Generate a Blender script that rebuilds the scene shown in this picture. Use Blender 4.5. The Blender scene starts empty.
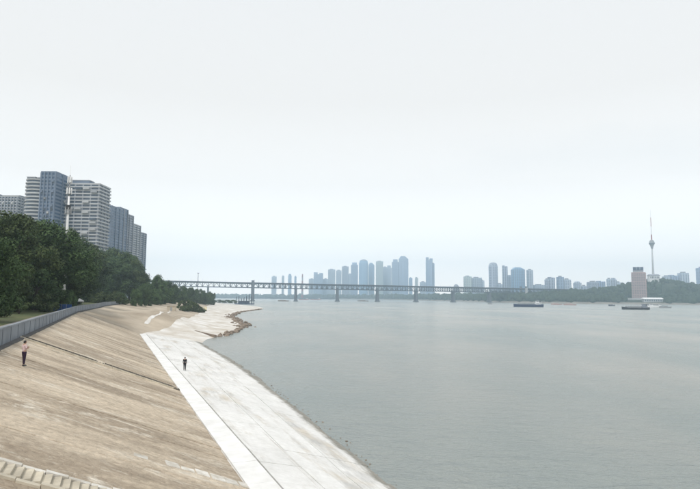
import bpy, bmesh, math, random
import numpy as np
from mathutils import Vector, Matrix, Euler

random.seed(7)
RNG = np.random.default_rng(7)
scn = bpy.context.scene
COL = scn.collection

# ------------------------------------------------------------------ camera
ZC = 12.3                                   # eye height above the water (z = 0)
F, CX, CY = 549.0, 350.0, 244.5             # focal length and centre in photo pixels (700 x 489)
PITCH = math.atan((297.6 - CY) / F)
ROLL = 0.0079
_r = np.array([1.0, 0, 0]); _f = np.array([0, math.cos(PITCH), math.sin(PITCH)]); _u = np.array([0, -math.sin(PITCH), math.cos(PITCH)])
RIGHT = _r * math.cos(ROLL) + _u * math.sin(ROLL)
UP = _u * math.cos(ROLL) - _r * math.sin(ROLL)
cam_d = bpy.data.cameras.new('camera'); cam = bpy.data.objects.new('camera', cam_d); COL.objects.link(cam)
cam_d.sensor_width = 36.0; cam_d.sensor_fit = 'HORIZONTAL'; cam_d.lens = 36.0 * F / 700.0
cam_d.clip_start = 0.1; cam_d.clip_end = 30000
M = Matrix.Identity(4)
for i in range(3):
    M[i][0], M[i][1], M[i][2] = RIGHT[i], UP[i], -_f[i]
M[2][3] = ZC
cam.matrix_world = M
scn.camera = cam

def ray(px, py):
    return RIGHT * ((px - CX) / F) + UP * (-(py - CY) / F) + _f
def P(px, py, z=0.0):                       # where the pixel's ray meets the level z
    d = ray(px, py); t = (z - ZC) / d[2]
    return np.array([d[0] * t, d[1] * t, z])
def Q(px, py, y):                           # where the pixel's ray meets the distance y
    d = ray(px, py); t = y / d[1]
    return np.array([d[0] * t, y, ZC + d[2] * t])

# ------------------------------------------------------------------ sky and sun
SUN_EL, SUN_AZ = math.radians(54), math.radians(205)      # high, behind the viewer
world = bpy.data.worlds.new('World'); scn.world = world; world.use_nodes = True
nt = world.node_tree; nt.nodes.clear()
out = nt.nodes.new('ShaderNodeOutputWorld'); bg = nt.nodes.new('ShaderNodeBackground')
sky = nt.nodes.new('ShaderNodeTexSky'); sky.sky_type = 'NISHITA'; sky.sun_disc = False
sky.sun_elevation = SUN_EL; sky.sun_rotation = SUN_AZ; sky.air_density = 1.4; sky.dust_density = 3.0; sky.ozone_density = 1.0
tc = nt.nodes.new('ShaderNodeTexCoord'); mp = nt.nodes.new('ShaderNodeMapping'); mp.inputs['Scale'].default_value = (1.0, 1.0, 3.2)
nz = nt.nodes.new('ShaderNodeTexNoise'); nz.inputs['Scale'].default_value = 1.7; nz.inputs['Detail'].default_value = 5; nz.inputs['Roughness'].default_value = 0.5
rp = nt.nodes.new('ShaderNodeValToRGB'); rp.color_ramp.elements[0].position = 0.44; rp.color_ramp.elements[0].color = (0.86, 0.86, 0.86, 1)
rp.color_ramp.elements[1].position = 0.72; rp.color_ramp.elements[1].color = (0.97, 0.97, 0.97, 1)
mx = nt.nodes.new('ShaderNodeMix'); mx.data_type = 'RGBA'
# the white cloud sheet, brightening evenly all round towards the hazy horizon
sz = nt.nodes.new('ShaderNodeSeparateXYZ'); cr = nt.nodes.new('ShaderNodeValToRGB')
cr.color_ramp.elements[0].position = 0.0; cr.color_ramp.elements[0].color = (1.0, 0.93, 0.87, 1)
cr.color_ramp.elements[1].position = 0.55; cr.color_ramp.elements[1].color = (0.402, 0.408, 0.411, 1)
for p_, c_ in ((0.10, 0.650), (0.20, 0.495), (0.34, 0.424)):
    e_ = cr.color_ramp.elements.new(p_); e_.color = (c_*1.012, c_*.998, c_*.975, 1)
sc_ = nt.nodes.new('ShaderNodeVectorMath'); sc_.operation = 'SCALE'; sc_.inputs['Scale'].default_value = 17.0
nt.links.new(tc.outputs['Generated'], sz.inputs[0]); nt.links.new(sz.outputs['Z'], cr.inputs['Fac'])
nt.links.new(cr.outputs['Color'], sc_.inputs[0]); nt.links.new(sc_.outputs[0], mx.inputs[7])
nt.links.new(tc.outputs['Generated'], mp.inputs['Vector']); nt.links.new(mp.outputs[0], nz.inputs['Vector'])
# one thin place in the cloud sheet, over the far bank, where the blue shows faintly
vd = nt.nodes.new('ShaderNodeVectorMath'); vd.operation = 'SUBTRACT'; _d0 = ray(640, 152); _d0 = _d0/np.linalg.norm(_d0); vd.inputs[1].default_value = tuple(_d0)
vm = nt.nodes.new('ShaderNodeVectorMath'); vm.operation = 'MULTIPLY'; vm.inputs[1].default_value = (1, 1, 4.5); vl = nt.nodes.new('ShaderNodeVectorMath'); vl.operation = 'LENGTH'
nt.links.new(tc.outputs['Generated'], vd.inputs[0]); nt.links.new(vd.outputs[0], vm.inputs[0]); nt.links.new(vm.outputs[0], vl.inputs[0])
ma = nt.nodes.new('ShaderNodeMath'); ma.operation = 'MULTIPLY_ADD'; ma.inputs[1].default_value = 0.55; nt.links.new(vl.outputs['Value'], ma.inputs[0]); nt.links.new(nz.outputs['Fac'], ma.inputs[2])
nt.links.new(ma.outputs[0], rp.inputs['Fac']); nt.links.new(rp.outputs['Color'], mx.inputs[0])
nt.links.new(sky.outputs['Color'], mx.inputs[6])
nt.links.new(mx.outputs[2], bg.inputs['Color']); bg.inputs['Strength'].default_value = 0.1
nt.links.new(bg.outputs[0], out.inputs['Surface'])
sun_d = bpy.data.lights.new('sun', 'SUN'); sun = bpy.data.objects.new('sun', sun_d); COL.objects.link(sun)
sun_d.energy = 1.5; sun_d.angle = math.radians(14); sun_d.color = (1.0, 0.95, 0.88)
_sd = Vector((math.sin(SUN_AZ) * math.cos(SUN_EL), math.cos(SUN_AZ) * math.cos(SUN_EL), math.sin(SUN_EL)))
sun.rotation_euler = (-_sd).to_track_quat('-Z', 'Y').to_euler(); sun.location = (0, -30, 120)
vs = scn.view_settings
vs.view_transform = 'Standard'; vs.look = 'None'; vs.exposure = 0.42; vs.gamma = 1.0; vs.use_curve_mapping = False
scn.render.engine = 'CYCLES'
scn.cycles.volume_bounces = 2; scn.cycles.max_bounces = 6; scn.cycles.use_denoising = True

# ------------------------------------------------------------------ materials
def mat(name, col, rough=0.85, var=0.12, scale=0.6, bump=0.0, bscale=8.0, col2=None, vec_scale=None, rotz=0.0, objvar=0.0, spec=0.3, metallic=0.0, detail=6):
    m = bpy.data.materials.new(name); m.use_nodes = True
    n = m.node_tree.nodes; l = m.node_tree.links; b = n['Principled BSDF']
    b.inputs['Roughness'].default_value = rough; b.inputs['Specular IOR Level'].default_value = spec; b.inputs['Metallic'].default_value = metallic
    g = n.new('ShaderNodeNewGeometry'); mpn = n.new('ShaderNodeMapping'); mpn.vector_type = 'POINT'
    l.new(g.outputs['Position'], mpn.inputs['Vector'])
    mpn.inputs['Rotation'].default_value = (0, 0, rotz)
    if vec_scale: mpn.inputs['Scale'].default_value = vec_scale
    t = n.new('ShaderNodeTexNoise'); t.inputs['Scale'].default_value = scale; t.inputs['Detail'].default_value = detail; t.inputs['Roughness'].default_value = 0.6
    l.new(mpn.outputs[0], t.inputs['Vector'])
    r = n.new('ShaderNodeValToRGB'); r.color_ramp.elements[0].position = 0.32; r.color_ramp.elements[1].position = 0.68
    c2 = col2 if col2 else tuple(min(1, c * (1 + var)) for c in col); c1 = col if col2 else tuple(c * (1 - var) for c in col)
    r.color_ramp.elements[0].color = (*c1, 1); r.color_ramp.elements[1].color = (*c2, 1)
    l.new(t.outputs['Fac'], r.inputs['Fac']); last = r.outputs['Color']
    if objvar:
        oi = n.new('ShaderNodeObjectInfo'); mr = n.new('ShaderNodeMapRange'); mr.inputs['To Min'].default_value = 1 - objvar; mr.inputs['To Max'].default_value = 1 + objvar
        l.new(oi.outputs['Random'], mr.inputs['Value'])
        mm = n.new('ShaderNodeVectorMath'); mm.operation = 'SCALE'; l.new(last, mm.inputs[0]); l.new(mr.outputs[0], mm.inputs['Scale']); last = mm.outputs[0]
    l.new(last, b.inputs['Base Color'])
    if bump:
        t2 = n.new('ShaderNodeTexNoise'); t2.inputs['Scale'].default_value = bscale; t2.inputs['Detail'].default_value = 5
        l.new(g.outputs['Position'], t2.inputs['Vector'])
        bp = n.new('ShaderNodeBump'); bp.inputs['Strength'].default_value = bump; bp.inputs['Distance'].default_value = 0.05
        l.new(t2.outputs['Fac'], bp.inputs['Height']); l.new(bp.outputs[0], b.inputs['Normal'])
    return m

BANG = math.atan2(0.918, -0.395)            # heading of the embankment
def slope_mat():
    # stone pitching: brown-grey bands that run down the slope, pale weathered streaks, fine mottling
    m = mat('slope_stone', (0.30, 0.235, 0.165), 0.9, objvar=0.05, bump=0.5, bscale=5.0)
    n = m.node_tree.nodes; l = m.node_tree.links; b = n['Principled BSDF']
    g = n['Geometry'] if 'Geometry' in n else [x for x in n if x.bl_idname == 'ShaderNodeNewGeometry'][0]
    def noise(sc, rot, scale, det, ro=0.6, dist=0.0):
        a = n.new('ShaderNodeMapping'); a.inputs['Rotation'].default_value = (0, 0, rot); a.inputs['Scale'].default_value = sc
        # rotate first, then stretch
        v = n.new('ShaderNodeVectorRotate'); v.rotation_type = 'Z_AXIS'; v.inputs['Angle'].default_value = -BANG + math.pi / 2 * 0
        l.new(g.outputs['Position'], v.inputs['Vector']); a.inputs['Rotation'].default_value = (0, 0, 0); l.new(v.outputs[0], a.inputs['Vector'])
        t = n.new('ShaderNodeTexNoise'); t.inputs['Scale'].default_value = scale; t.inputs['Detail'].default_value = det; t.inputs['Roughness'].default_value = ro; t.inputs['Distortion'].default_value = dist
        l.new(a.outputs[0], t.inputs['Vector']); return t.outputs['Fac']
    def ramp(f, p0, c0, p1, c1):
        r = n.new('ShaderNodeValToRGB'); r.color_ramp.elements[0].position = p0; r.color_ramp.elements[1].position = p1
        r.color_ramp.elements[0].color = (*c0, 1); r.color_ramp.elements[1].color = (*c1, 1); l.new(f, r.inputs['Fac']); return r.outputs['Color']
    def mix(f, a, c):
        x = n.new('ShaderNodeMix'); x.data_type = 'RGBA'
        l.new(f, x.inputs[0]); l.new(a, x.inputs[6]); l.new(c, x.inputs[7]); return x.outputs[2]
    # local x now runs along the bank, local y across (down) it
    broad = ramp(noise((0.30, 0.07, 0.07), 0, 1.0, 4), 0.38, (0.335, 0.275, 0.21), 0.60, (0.55, 0.465, 0.365))
    streak = noise((0.58, 0.24, 0.24), 0, 1.0, 9, 0.76, 0.7)
    pale = ramp(streak, 0.525, (0, 0, 0), 0.65, (0.95, 0.95, 0.95))
    palec = ramp(noise((2, 2, 2), 0, 1.0, 4), 0.3, (0.60, 0.535, 0.44), 0.7, (0.74, 0.69, 0.61))
    dark = ramp(streak, 0.32, (0.75, 0.75, 0.75), 0.44, (0, 0, 0))
    darkc = ramp(noise((3, 1, 1), 0, 1.0, 4), 0.3, (0.22, 0.19, 0.15), 0.7, (0.30, 0.26, 0.205))
    c = mix(pale, broad, palec); c = mix(dark, c, darkc)
    fine = ramp(noise((2.6, 2.0, 2.0), 0, 1.3, 9, 0.8), 0.30, (0.66, 0.65, 0.63), 0.70, (1.28, 1.27, 1.25))
    mu = n.new('ShaderNodeMix'); mu.data_type = 'RGBA'; mu.blend_type = 'MULTIPLY'; mu.inputs[0].default_value = 1.0
    l.new(c, mu.inputs[6]); l.new(fine, mu.inputs[7])
    # rubble pitching: small irregular stones, each a little lighter or darker, with shallow joints
    vo = n.new('ShaderNodeTexVoronoi'); vo.inputs['Scale'].default_value = 3.6; l.new(g.outputs['Position'], vo.inputs['Vector'])
    sv = n.new('ShaderNodeSeparateColor'); l.new(vo.outputs['Color'], sv.inputs[0])
    cell = ramp(sv.outputs[0], 0.0, (0.91, 0.905, 0.90), 1.0, (1.08, 1.08, 1.075))
    mu2 = n.new('ShaderNodeMix'); mu2.data_type = 'RGBA'; mu2.blend_type = 'MULTIPLY'; mu2.inputs[0].default_value = 1.0
    l.new(mu.outputs[2], mu2.inputs[6]); l.new(cell, mu2.inputs[7])
    ve = n.new('ShaderNodeTexVoronoi'); ve.feature = 'DISTANCE_TO_EDGE'; ve.inputs['Scale'].default_value = 3.6; l.new(g.outputs['Position'], ve.inputs['Vector'])
    jr = ramp(ve.outputs['Distance'], 0.0, (0, 0, 0), 0.10, (1, 1, 1)); b2 = n.new('ShaderNodeBump'); b2.inputs['Strength'].default_value = 0.3; b2.inputs['Distance'].default_value = 0.06
    ob = [x for x in n if x.bl_idname == 'ShaderNodeBump' and x != b2][0]; l.new(jr, b2.inputs['Height']); l.new(ob.outputs[0], b2.inputs['Normal']); l.new(b2.outputs[0], b.inputs['Normal'])
    sc = [x for x in n if x.bl_idname == 'ShaderNodeVectorMath'][0]
    l.new(mu2.outputs[2], sc.inputs[0])
    return m
def terrace_mat():
    m = mat('terrace_concrete', (0.70, 0.68, 0.65), 0.85, objvar=0.035, bump=0.15, bscale=3.0)
    n = m.node_tree.nodes; l = m.node_tree.links
    g = [x for x in n if x.bl_idname == 'ShaderNodeNewGeometry'][0]
    v = n.new('ShaderNodeVectorRotate'); v.rotation_type = 'Z_AXIS'; v.inputs['Angle'].default_value = -BANG
    l.new(g.outputs['Position'], v.inputs['Vector'])
    def noise(sc, scale, det, ro=0.6):
        a = n.new('ShaderNodeMapping'); a.inputs['Scale'].default_value = sc; l.new(v.outputs[0], a.inputs['Vector'])
        t = n.new('ShaderNodeTexNoise'); t.inputs['Scale'].default_value = scale; t.inputs['Detail'].default_value = det; t.inputs['Roughness'].default_value = ro
        l.new(a.outputs[0], t.inputs['Vector']); return t.outputs['Fac']
    def ramp(f, p0, c0, p1, c1):
        r = n.new('ShaderNodeValToRGB'); r.color_ramp.elements[0].position = p0; r.color_ramp.elements[1].position = p1
        r.color_ramp.elements[0].color = (*c0, 1); r.color_ramp.elements[1].color = (*c1, 1); l.new(f, r.inputs['Fac']); return r.outputs['Color']
    def mix(f, a, c):
        x = n.new('ShaderNodeMix'); x.data_type = 'RGBA'; l.new(f, x.inputs[0]); l.new(a, x.inputs[6]); l.new(c, x.inputs[7]); return x.outputs[2]
    base = ramp(noise((0.25, 0.6, 0.6), 1.0, 5), 0.3, (0.70, 0.69, 0.67), 0.7, (0.80, 0.79, 0.775))
    stain = ramp(noise((0.075, 0.40, 0.4), 1.0, 9, 0.72), 0.50, (0, 0, 0), 0.64, (0.75, 0.75, 0.75))
    sc_ = ramp(noise((1, 1, 1), 0.35, 4), 0.40, (0.42, 0.41, 0.39), 0.60, (0.56, 0.50, 0.41))
    c = mix(stain, base, sc_)
    crack = ramp(noise((0.05, 1.4, 1.4), 1.0, 7, 0.75), 0.60, (0, 0, 0), 0.72, (0.7, 0.7, 0.7))
    cc = ramp(noise((1, 1, 1), 0.9, 3), 0.3, (0.36, 0.33, 0.29), 0.7, (0.46, 0.40, 0.32))
    c = mix(crack, c, cc)
    fine = ramp(noise((1.5, 1.5, 1.5), 1.2, 9, 0.8), 0.3, (0.84, 0.835, 0.82), 0.7, (1.06, 1.06, 1.06))
    mf = n.new('ShaderNodeMix'); mf.data_type = 'RGBA'; mf.blend_type = 'MULTIPLY'; mf.inputs[0].default_value = 1.0; l.new(c, mf.inputs[6]); l.new(fine, mf.inputs[7]); c = mf.outputs[2]
    # tide mark: silt and algae left below the recent water level
    sp_ = n.new('ShaderNodeSeparateXYZ'); l.new(g.outputs['Position'], sp_.inputs[0]); nzz = noise((0.5, 1.2, 1.2), 1.0, 6, 0.7)
    ad = n.new('ShaderNodeMath'); ad.operation = 'MULTIPLY_ADD'; ad.inputs[1].default_value = -0.55; l.new(nzz, ad.inputs[0]); l.new(sp_.outputs['Z'], ad.inputs[2])
    tide = ramp(ad.outputs[0], 0.0, (0.85, 0.85, 0.85), 0.16, (0, 0, 0)); tcol = ramp(noise((2, 2, 2), 1.0, 4), 0.3, (0.13, 0.125, 0.10), 0.7, (0.24, 0.22, 0.18)); c = mix(tide, c, tcol)
    sc = [x for x in n if x.bl_idname == 'ShaderNodeVectorMath'][0]; l.new(c, sc.inputs[0])
    return m
def water_mat():
    m = bpy.data.materials.new('river_water'); m.use_nodes = True
    n = m.node_tree.nodes; l = m.node_tree.links; b = n['Principled BSDF']
    b.inputs['Roughness'].default_value = 0.22; b.inputs['IOR'].default_value = 1.33
    g = n.new('ShaderNodeNewGeometry')
    def noise(sc, scale, det, ro=0.55, rot=0.0):
        a = n.new('ShaderNodeMapping'); a.inputs['Scale'].default_value = sc; a.inputs['Rotation'].default_value = (0, 0, rot); l.new(g.outputs['Position'], a.inputs['Vector'])
        t = n.new('ShaderNodeTexNoise'); t.inputs['Scale'].default_value = scale; t.inputs['Detail'].default_value = det; t.inputs['Roughness'].default_value = ro
        l.new(a.outputs[0], t.inputs['Vector']); return t.outputs['Fac']
    r = n.new('ShaderNodeValToRGB'); r.color_ramp.elements[0].position = 0.35; r.color_ramp.elements[1].position = 0.65
    r.color_ramp.elements[0].color = (0.255, 0.295, 0.285, 1); r.color_ramp.elements[1].color = (0.37, 0.37, 0.34, 1)
    l.new(noise((0.02, 0.008, 1), 1.0, 4), r.inputs['Fac']); l.new(r.outputs['Color'], b.inputs['Base Color'])
    add = n.new('ShaderNodeMath'); add.operation = 'ADD'; add2 = n.new('ShaderNodeMath'); add2.operation = 'ADD'
    def mul(f, k):
        x = n.new('ShaderNodeMath'); x.operation = 'MULTIPLY'; x.inputs[1].default_value = k; l.new(f, x.inputs[0]); return x.outputs[0]
    l.new(mul(noise((0.30, 0.52, 1), 1.0, 4, 0.65, 0.35), 1.4), add.inputs[0]); l.new(mul(noise((1.15, 1.9, 1), 1.0, 4, 0.7, -0.35), 0.6), add.inputs[1])
    l.new(add.outputs[0], add2.inputs[0]); l.new(mul(noise((0.05, 0.10, 1), 1.0, 2), 1.6), add2.inputs[1])
    bp = n.new('ShaderNodeBump'); bp.inputs['Strength'].default_value = 1.0; bp.inputs['Distance'].default_value = 0.68
    l.new(add2.outputs[0], bp.inputs['Height']); l.new(bp.outputs[0], b.inputs['Normal'])
    return m
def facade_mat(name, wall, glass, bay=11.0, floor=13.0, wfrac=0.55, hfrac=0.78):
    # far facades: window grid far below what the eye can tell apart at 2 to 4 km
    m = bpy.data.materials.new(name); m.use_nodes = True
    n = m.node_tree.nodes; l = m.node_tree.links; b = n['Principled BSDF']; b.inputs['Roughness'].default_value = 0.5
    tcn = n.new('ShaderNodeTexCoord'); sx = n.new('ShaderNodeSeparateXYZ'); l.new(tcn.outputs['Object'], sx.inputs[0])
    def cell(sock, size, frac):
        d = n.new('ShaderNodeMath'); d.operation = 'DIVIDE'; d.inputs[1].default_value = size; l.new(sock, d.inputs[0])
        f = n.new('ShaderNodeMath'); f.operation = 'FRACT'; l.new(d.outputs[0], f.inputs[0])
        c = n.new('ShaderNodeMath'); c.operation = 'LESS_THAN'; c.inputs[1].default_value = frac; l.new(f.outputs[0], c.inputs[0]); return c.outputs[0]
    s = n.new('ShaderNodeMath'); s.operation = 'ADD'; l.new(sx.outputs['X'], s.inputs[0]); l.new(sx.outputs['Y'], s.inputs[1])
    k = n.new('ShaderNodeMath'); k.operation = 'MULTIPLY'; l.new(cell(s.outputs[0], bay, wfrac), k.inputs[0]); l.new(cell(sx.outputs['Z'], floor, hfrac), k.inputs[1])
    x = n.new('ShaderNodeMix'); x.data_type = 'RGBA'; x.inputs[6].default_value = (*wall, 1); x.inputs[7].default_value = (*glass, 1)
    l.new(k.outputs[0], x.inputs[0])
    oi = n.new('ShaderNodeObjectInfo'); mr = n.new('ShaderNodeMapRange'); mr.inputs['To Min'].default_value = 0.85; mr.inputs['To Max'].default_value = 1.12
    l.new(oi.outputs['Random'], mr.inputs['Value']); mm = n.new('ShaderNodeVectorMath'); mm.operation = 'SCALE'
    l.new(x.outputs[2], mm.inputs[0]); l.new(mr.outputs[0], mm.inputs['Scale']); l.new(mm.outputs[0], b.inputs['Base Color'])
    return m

MT = {}
MT['slope'] = slope_mat(); MT['terrace'] = terrace_mat(); MT['water'] = water_mat()
MT['bed'] = mat('bed_earth', (0.16, 0.14, 0.11), 0.95)
MT['sand'] = mat('pale_sand', (0.47, 0.41, 0.33), 0.95, col2=(0.78, 0.765, 0.74), scale=0.13, bump=0.3, bscale=1.5)
MT['earth'] = mat('brown_earth', (0.32, 0.265, 0.20), 0.95, col2=(0.56, 0.48, 0.38), scale=0.07, bump=0.4, bscale=1.0)
MT['grassland'] = mat('grassland', (0.05, 0.075, 0.028), 0.95, col2=(0.13, 0.13, 0.06), scale=0.15)
MT['kerb'] = mat('kerb_concrete', (0.70, 0.69, 0.67), 0.85, col2=(0.82, 0.815, 0.80), scale=0.9, objvar=0.03)
MT['stair'] = mat('stair_stone', (0.50, 0.45, 0.36), 0.9, var=0.2, scale=1.2, objvar=0.08)
MT['stair_pale'] = mat('stair_pale_stone', (0.46, 0.42, 0.35), 0.9, col2=(0.74, 0.71, 0.66), scale=1.6, objvar=0.1)
MT['stair_shade'] = mat('stair_shade_stone', (0.12, 0.105, 0.085), 0.9, var=0.25, scale=1.0, objvar=0.1)  # shadow of the raised steps is put into this stone colour
MT['wall'] = mat('wall_concrete', (0.22, 0.24, 0.265), 0.85, var=0.16, scale=0.5, objvar=0.05, bump=0.1)
MT['foot_strip'] = mat('foot_strip_dark', (0.09, 0.09, 0.09), 0.9, var=0.2)
MT['path'] = mat('path_paving', (0.30, 0.27, 0.24), 0.9, var=0.15)
MT['leaf'] = mat('leaf_green', (0.025, 0.052, 0.020), 0.75, col2=(0.088, 0.135, 0.050), scale=0.5, objvar=0.38, spec=0.2)
MT['leaf_pale'] = mat('leaf_pale_green', (0.032, 0.055, 0.02), 0.75, col2=(0.105, 0.14, 0.05), scale=0.5, objvar=0.25, spec=0.2)
MT['leaf_far'] = mat('leaf_dark', (0.018, 0.034, 0.016), 0.8, col2=(0.045, 0.068, 0.028), scale=0.12, objvar=0.2, spec=0.15)
MT['leaf_shrub'] = mat('leaf_shrub', (0.045, 0.07, 0.03), 0.8, col2=(0.10, 0.13, 0.055), scale=0.4, objvar=0.15, spec=0.15)
MT['bark'] = mat('bark', (0.06, 0.05, 0.04), 0.95, var=0.3, scale=2)
MT['rock'] = mat('rock', (0.15, 0.12, 0.095), 0.95, col2=(0.30, 0.24, 0.19), scale=0.4)
MT['steel'] = mat('bridge_steel', (0.045, 0.058, 0.08), 0.6, var=0.1, scale=0.1)
MT['pier'] = mat('pier_stone', (0.105, 0.115, 0.135), 0.9, var=0.12, scale=0.1)
MT['white'] = mat('white_paint', (0.75, 0.75, 0.75), 0.5, var=0.05)
MT['grey'] = mat('grey_metal', (0.30, 0.31, 0.32), 0.5, var=0.08)
MT['dark'] = mat('dark_metal', (0.04, 0.045, 0.05), 0.6, var=0.15)
MT['red'] = mat('red_paint', (0.32, 0.07, 0.06), 0.6, var=0.1)
MT['blue'] = mat('blue_sheet', (0.03, 0.10, 0.32), 0.6, var=0.2, scale=1.5, objvar=0.15)
MT['navy'] = mat('navy_hull', (0.03, 0.05, 0.10), 0.6, var=0.15)
MT['glass'] = mat('window_glass', (0.05, 0.075, 0.11), 0.2, var=0.25, scale=0.12, spec=0.5)
MT['glass_blue'] = mat('blue_glass', (0.05, 0.10, 0.18), 0.2, var=0.2, scale=0.1, spec=0.5)
MT['band'] = mat('pale_band', (0.42, 0.43, 0.44), 0.8, var=0.12, scale=0.1, objvar=0.12)
MT['band_blue'] = mat('blue_grey_band', (0.16, 0.20, 0.27), 0.8, var=0.12, scale=0.1, objvar=0.12)
MT['render'] = mat('grey_render', (0.27, 0.29, 0.33), 0.85, var=0.1, scale=0.1)
MT['pink'] = mat('pink_tile', (0.42, 0.30, 0.28), 0.8, var=0.08, scale=0.05)
MT['hill'] = mat('hill_ground', (0.028, 0.042, 0.02), 0.95, var=0.3, scale=0.03)
MT['shore'] = mat('shore_gravel', (0.24, 0.22, 0.19), 0.95, var=0.25, scale=0.05)
MT['deckroad'] = mat('deck_asphalt', (0.08, 0.08, 0.085), 0.9)

# ------------------------------------------------------------------ mesh helpers
class MB:
    def __init__(s): s.v = []; s.f = []; s.mi = []
    def quad(s, a, b, c, d, mi=0):
        i = len(s.v); s.v += [tuple(a), tuple(b), tuple(c), tuple(d)]; s.f.append((i, i+1, i+2, i+3)); s.mi.append(mi)
    def hexa(s, p, mi=0):                    # p: 4 bottom, 4 top, counter-clockwise
        i = len(s.v); s.v += [tuple(x) for x in p]
        for f in ((3,2,1,0),(4,5,6,7),(0,1,5,4),(1,2,6,5),(2,3,7,6),(3,0,4,7)): s.f.append(tuple(i+k for k in f)); s.mi.append(mi)
        return s
    def box(s, x0, x1, y0, y1, z0, z1, mi=0):
        return s.hexa([(x0,y0,z0),(x1,y0,z0),(x1,y1,z0),(x0,y1,z0),(x0,y0,z1),(x1,y0,z1),(x1,y1,z1),(x0,y1,z1)], mi)
    def prism(s, poly, z0, z1, mi=0, taper=1.0):
        n = len(poly); i = len(s.v); cx = sum(p[0] for p in poly)/n; cy = sum(p[1] for p in poly)/n
        s.v += [(p[0], p[1], z0) for p in poly] + [(cx+(p[0]-cx)*taper, cy+(p[1]-cy)*taper, z1) for p in poly]
        s.f.append(tuple(i+k for k in reversed(range(n)))); s.f.append(tuple(i+n+k for k in range(n))); s.mi += [mi, mi]
        for k in range(n):
            j = (k+1) % n; s.f.append((i+k, i+j, i+n+j, i+n+k)); s.mi.append(mi)
        return s
    def tube(s, p0, p1, r0, r1=None, n=8, mi=0, cap=True):
        r1 = r0 if r1 is None else r1; p0 = Vector(p0); p1 = Vector(p1); d = (p1-p0).normalized()
        a = d.orthogonal().normalized(); b = d.cross(a); i = len(s.v)
        for p, r in ((p0, r0), (p1, r1)):
            for k in range(n):
                t = 2*math.pi*k/n; s.v.append(tuple(p + a*(r*math.cos(t)) + b*(r*math.sin(t))))
        for k in range(n):
            j = (k+1) % n; s.f.append((i+k, i+j, i+n+j, i+n+k)); s.mi.append(mi)
        if cap:
            s.f.append(tuple(i+k for k in reversed(range(n)))); s.f.append(tuple(i+n+k for k in range(n))); s.mi += [mi, mi]
        return s
    def lathe(s, prof, n=16, cx=0, cy=0, mi=0):
        i = len(s.v)
        for r, z in prof:
            for k in range(n):
                t = 2*math.pi*k/n; s.v.append((cx+r*math.cos(t), cy+r*math.sin(t), z))
        for q in range(len(prof)-1):
            for k in range(n):
                j = (k+1) % n; s.f.append((i+q*n+k, i+q*n+j, i+(q+1)*n+j, i+(q+1)*n+k)); s.mi.append(mi)
        s.f.append(tuple(i+k for k in reversed(range(n)))); s.f.append(tuple(i+(len(prof)-1)*n+k for k in range(n))); s.mi += [mi, mi]
        return s
    def mesh(s, name, mats):
        me = bpy.data.meshes.new(name); me.from_pydata(s.v, [], s.f)
        for m in (mats if isinstance(mats, (list, tuple)) else [mats]): me.materials.append(m)
        if isinstance(mats, (list, tuple)): me.polygons.foreach_set('material_index', s.mi)
        me.update(); return me
    def build(s, name, mats, parent=None, loc=None, smooth=False):
        return link(name, s.mesh(name, mats), parent, loc, smooth)
def link(name, me, parent=None, loc=None, smooth=False, matrix=None):
    o = bpy.data.objects.new(name, me); COL.objects.link(o)
    if parent is not None: o.parent = parent
    if loc is not None: o.location = loc
    if matrix is not None: o.matrix_local = matrix
    if smooth: me.polygons.foreach_set('use_smooth', [True]*len(me.polygons))
    return o
def tag(o, label, cat, group=None):
    o['label'] = label; o['category'] = cat
    if group: o['group'] = group
    return o
def thing(name, label, cat, loc=(0,0,0), rotz=0.0, group=None):
    o = bpy.data.objects.new(name, None); COL.objects.link(o); o.location = loc; o.rotation_euler = (0, 0, rotz); o.empty_display_size = 0.5
    return tag(o, label, cat, group)
def kind(o, k): o['kind'] = k; return o
def dup(root, loc, rotz=0.0, scale=(1,1,1), label=None, group=None):
    r = root.copy(); COL.objects.link(r); r.location = loc; r.rotation_euler = (0, 0, rotz); r.scale = scale
    if label: r['label'] = label
    if group: r['group'] = group
    for ch in list(root.children):
        c = ch.copy(); COL.objects.link(c); c.parent = r
        for g in ch.children:
            d = g.copy(); COL.objects.link(d); d.parent = c
    return r
def resample(poly, n):
    p = np.array(poly, float); seg = np.linalg.norm(np.diff(p, axis=0), axis=1); s = np.concatenate([[0], np.cumsum(seg)])
    t = np.linspace(0, s[-1], n); return np.stack([np.interp(t, s, p[:, k]) for k in range(p.shape[1])], 1)

# ------------------------------------------------------------------ the river
w = MB(); ys = [-450, -100, 0, 100, 300, 800, 1600, 5200]
for a, b in zip(ys[:-1], ys[1:]): w.quad((-4400, a, 0), (4400, a, 0), (4400, b, 0), (-4400, b, 0))
me = w.mesh('river', MT['water']); kind(link('river', me), 'structure')

# ------------------------------------------------------------------ near bank: straight embankment
B = np.array([-0.395, 0.9187]); C = np.array([0.9187, 0.395]); O = np.array([-8.5, 0.0])
ZTOP, ZTOE, WS = 8.3, 2.5, 14.7
def top_at(s): return O + s * B
def toe_at(s): return O + s * B + WS * C
shore_px = [(392, 489), (362, 463), (330, 437), (290, 403.5), (262, 382), (243, 368), (225, 357), (212, 350), (205, 345.5)]
sp = np.array([P(*p)[:2] for p in shore_px]) - O
sh_s = sp @ B; sh_d = sp @ C; order = np.argsort(sh_s); sh_s = sh_s[order]; sh_d = sh_d[order]
def shore_at(s): return O + s * B + np.interp(s, sh_s, sh_d) * C
S0, S1 = -70.0, 152.0
near_s = np.linspace(S0, S1, 75)
colS = [shore_at(s) for s in near_s]; colT = [toe_at(s) for s in near_s]; colW = [top_at(s) for s in near_s]
SA, TA, WA = colS[-1], colT[-1], colW[-1]
px2 = lambda *a: P(*a)[:2]
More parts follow.
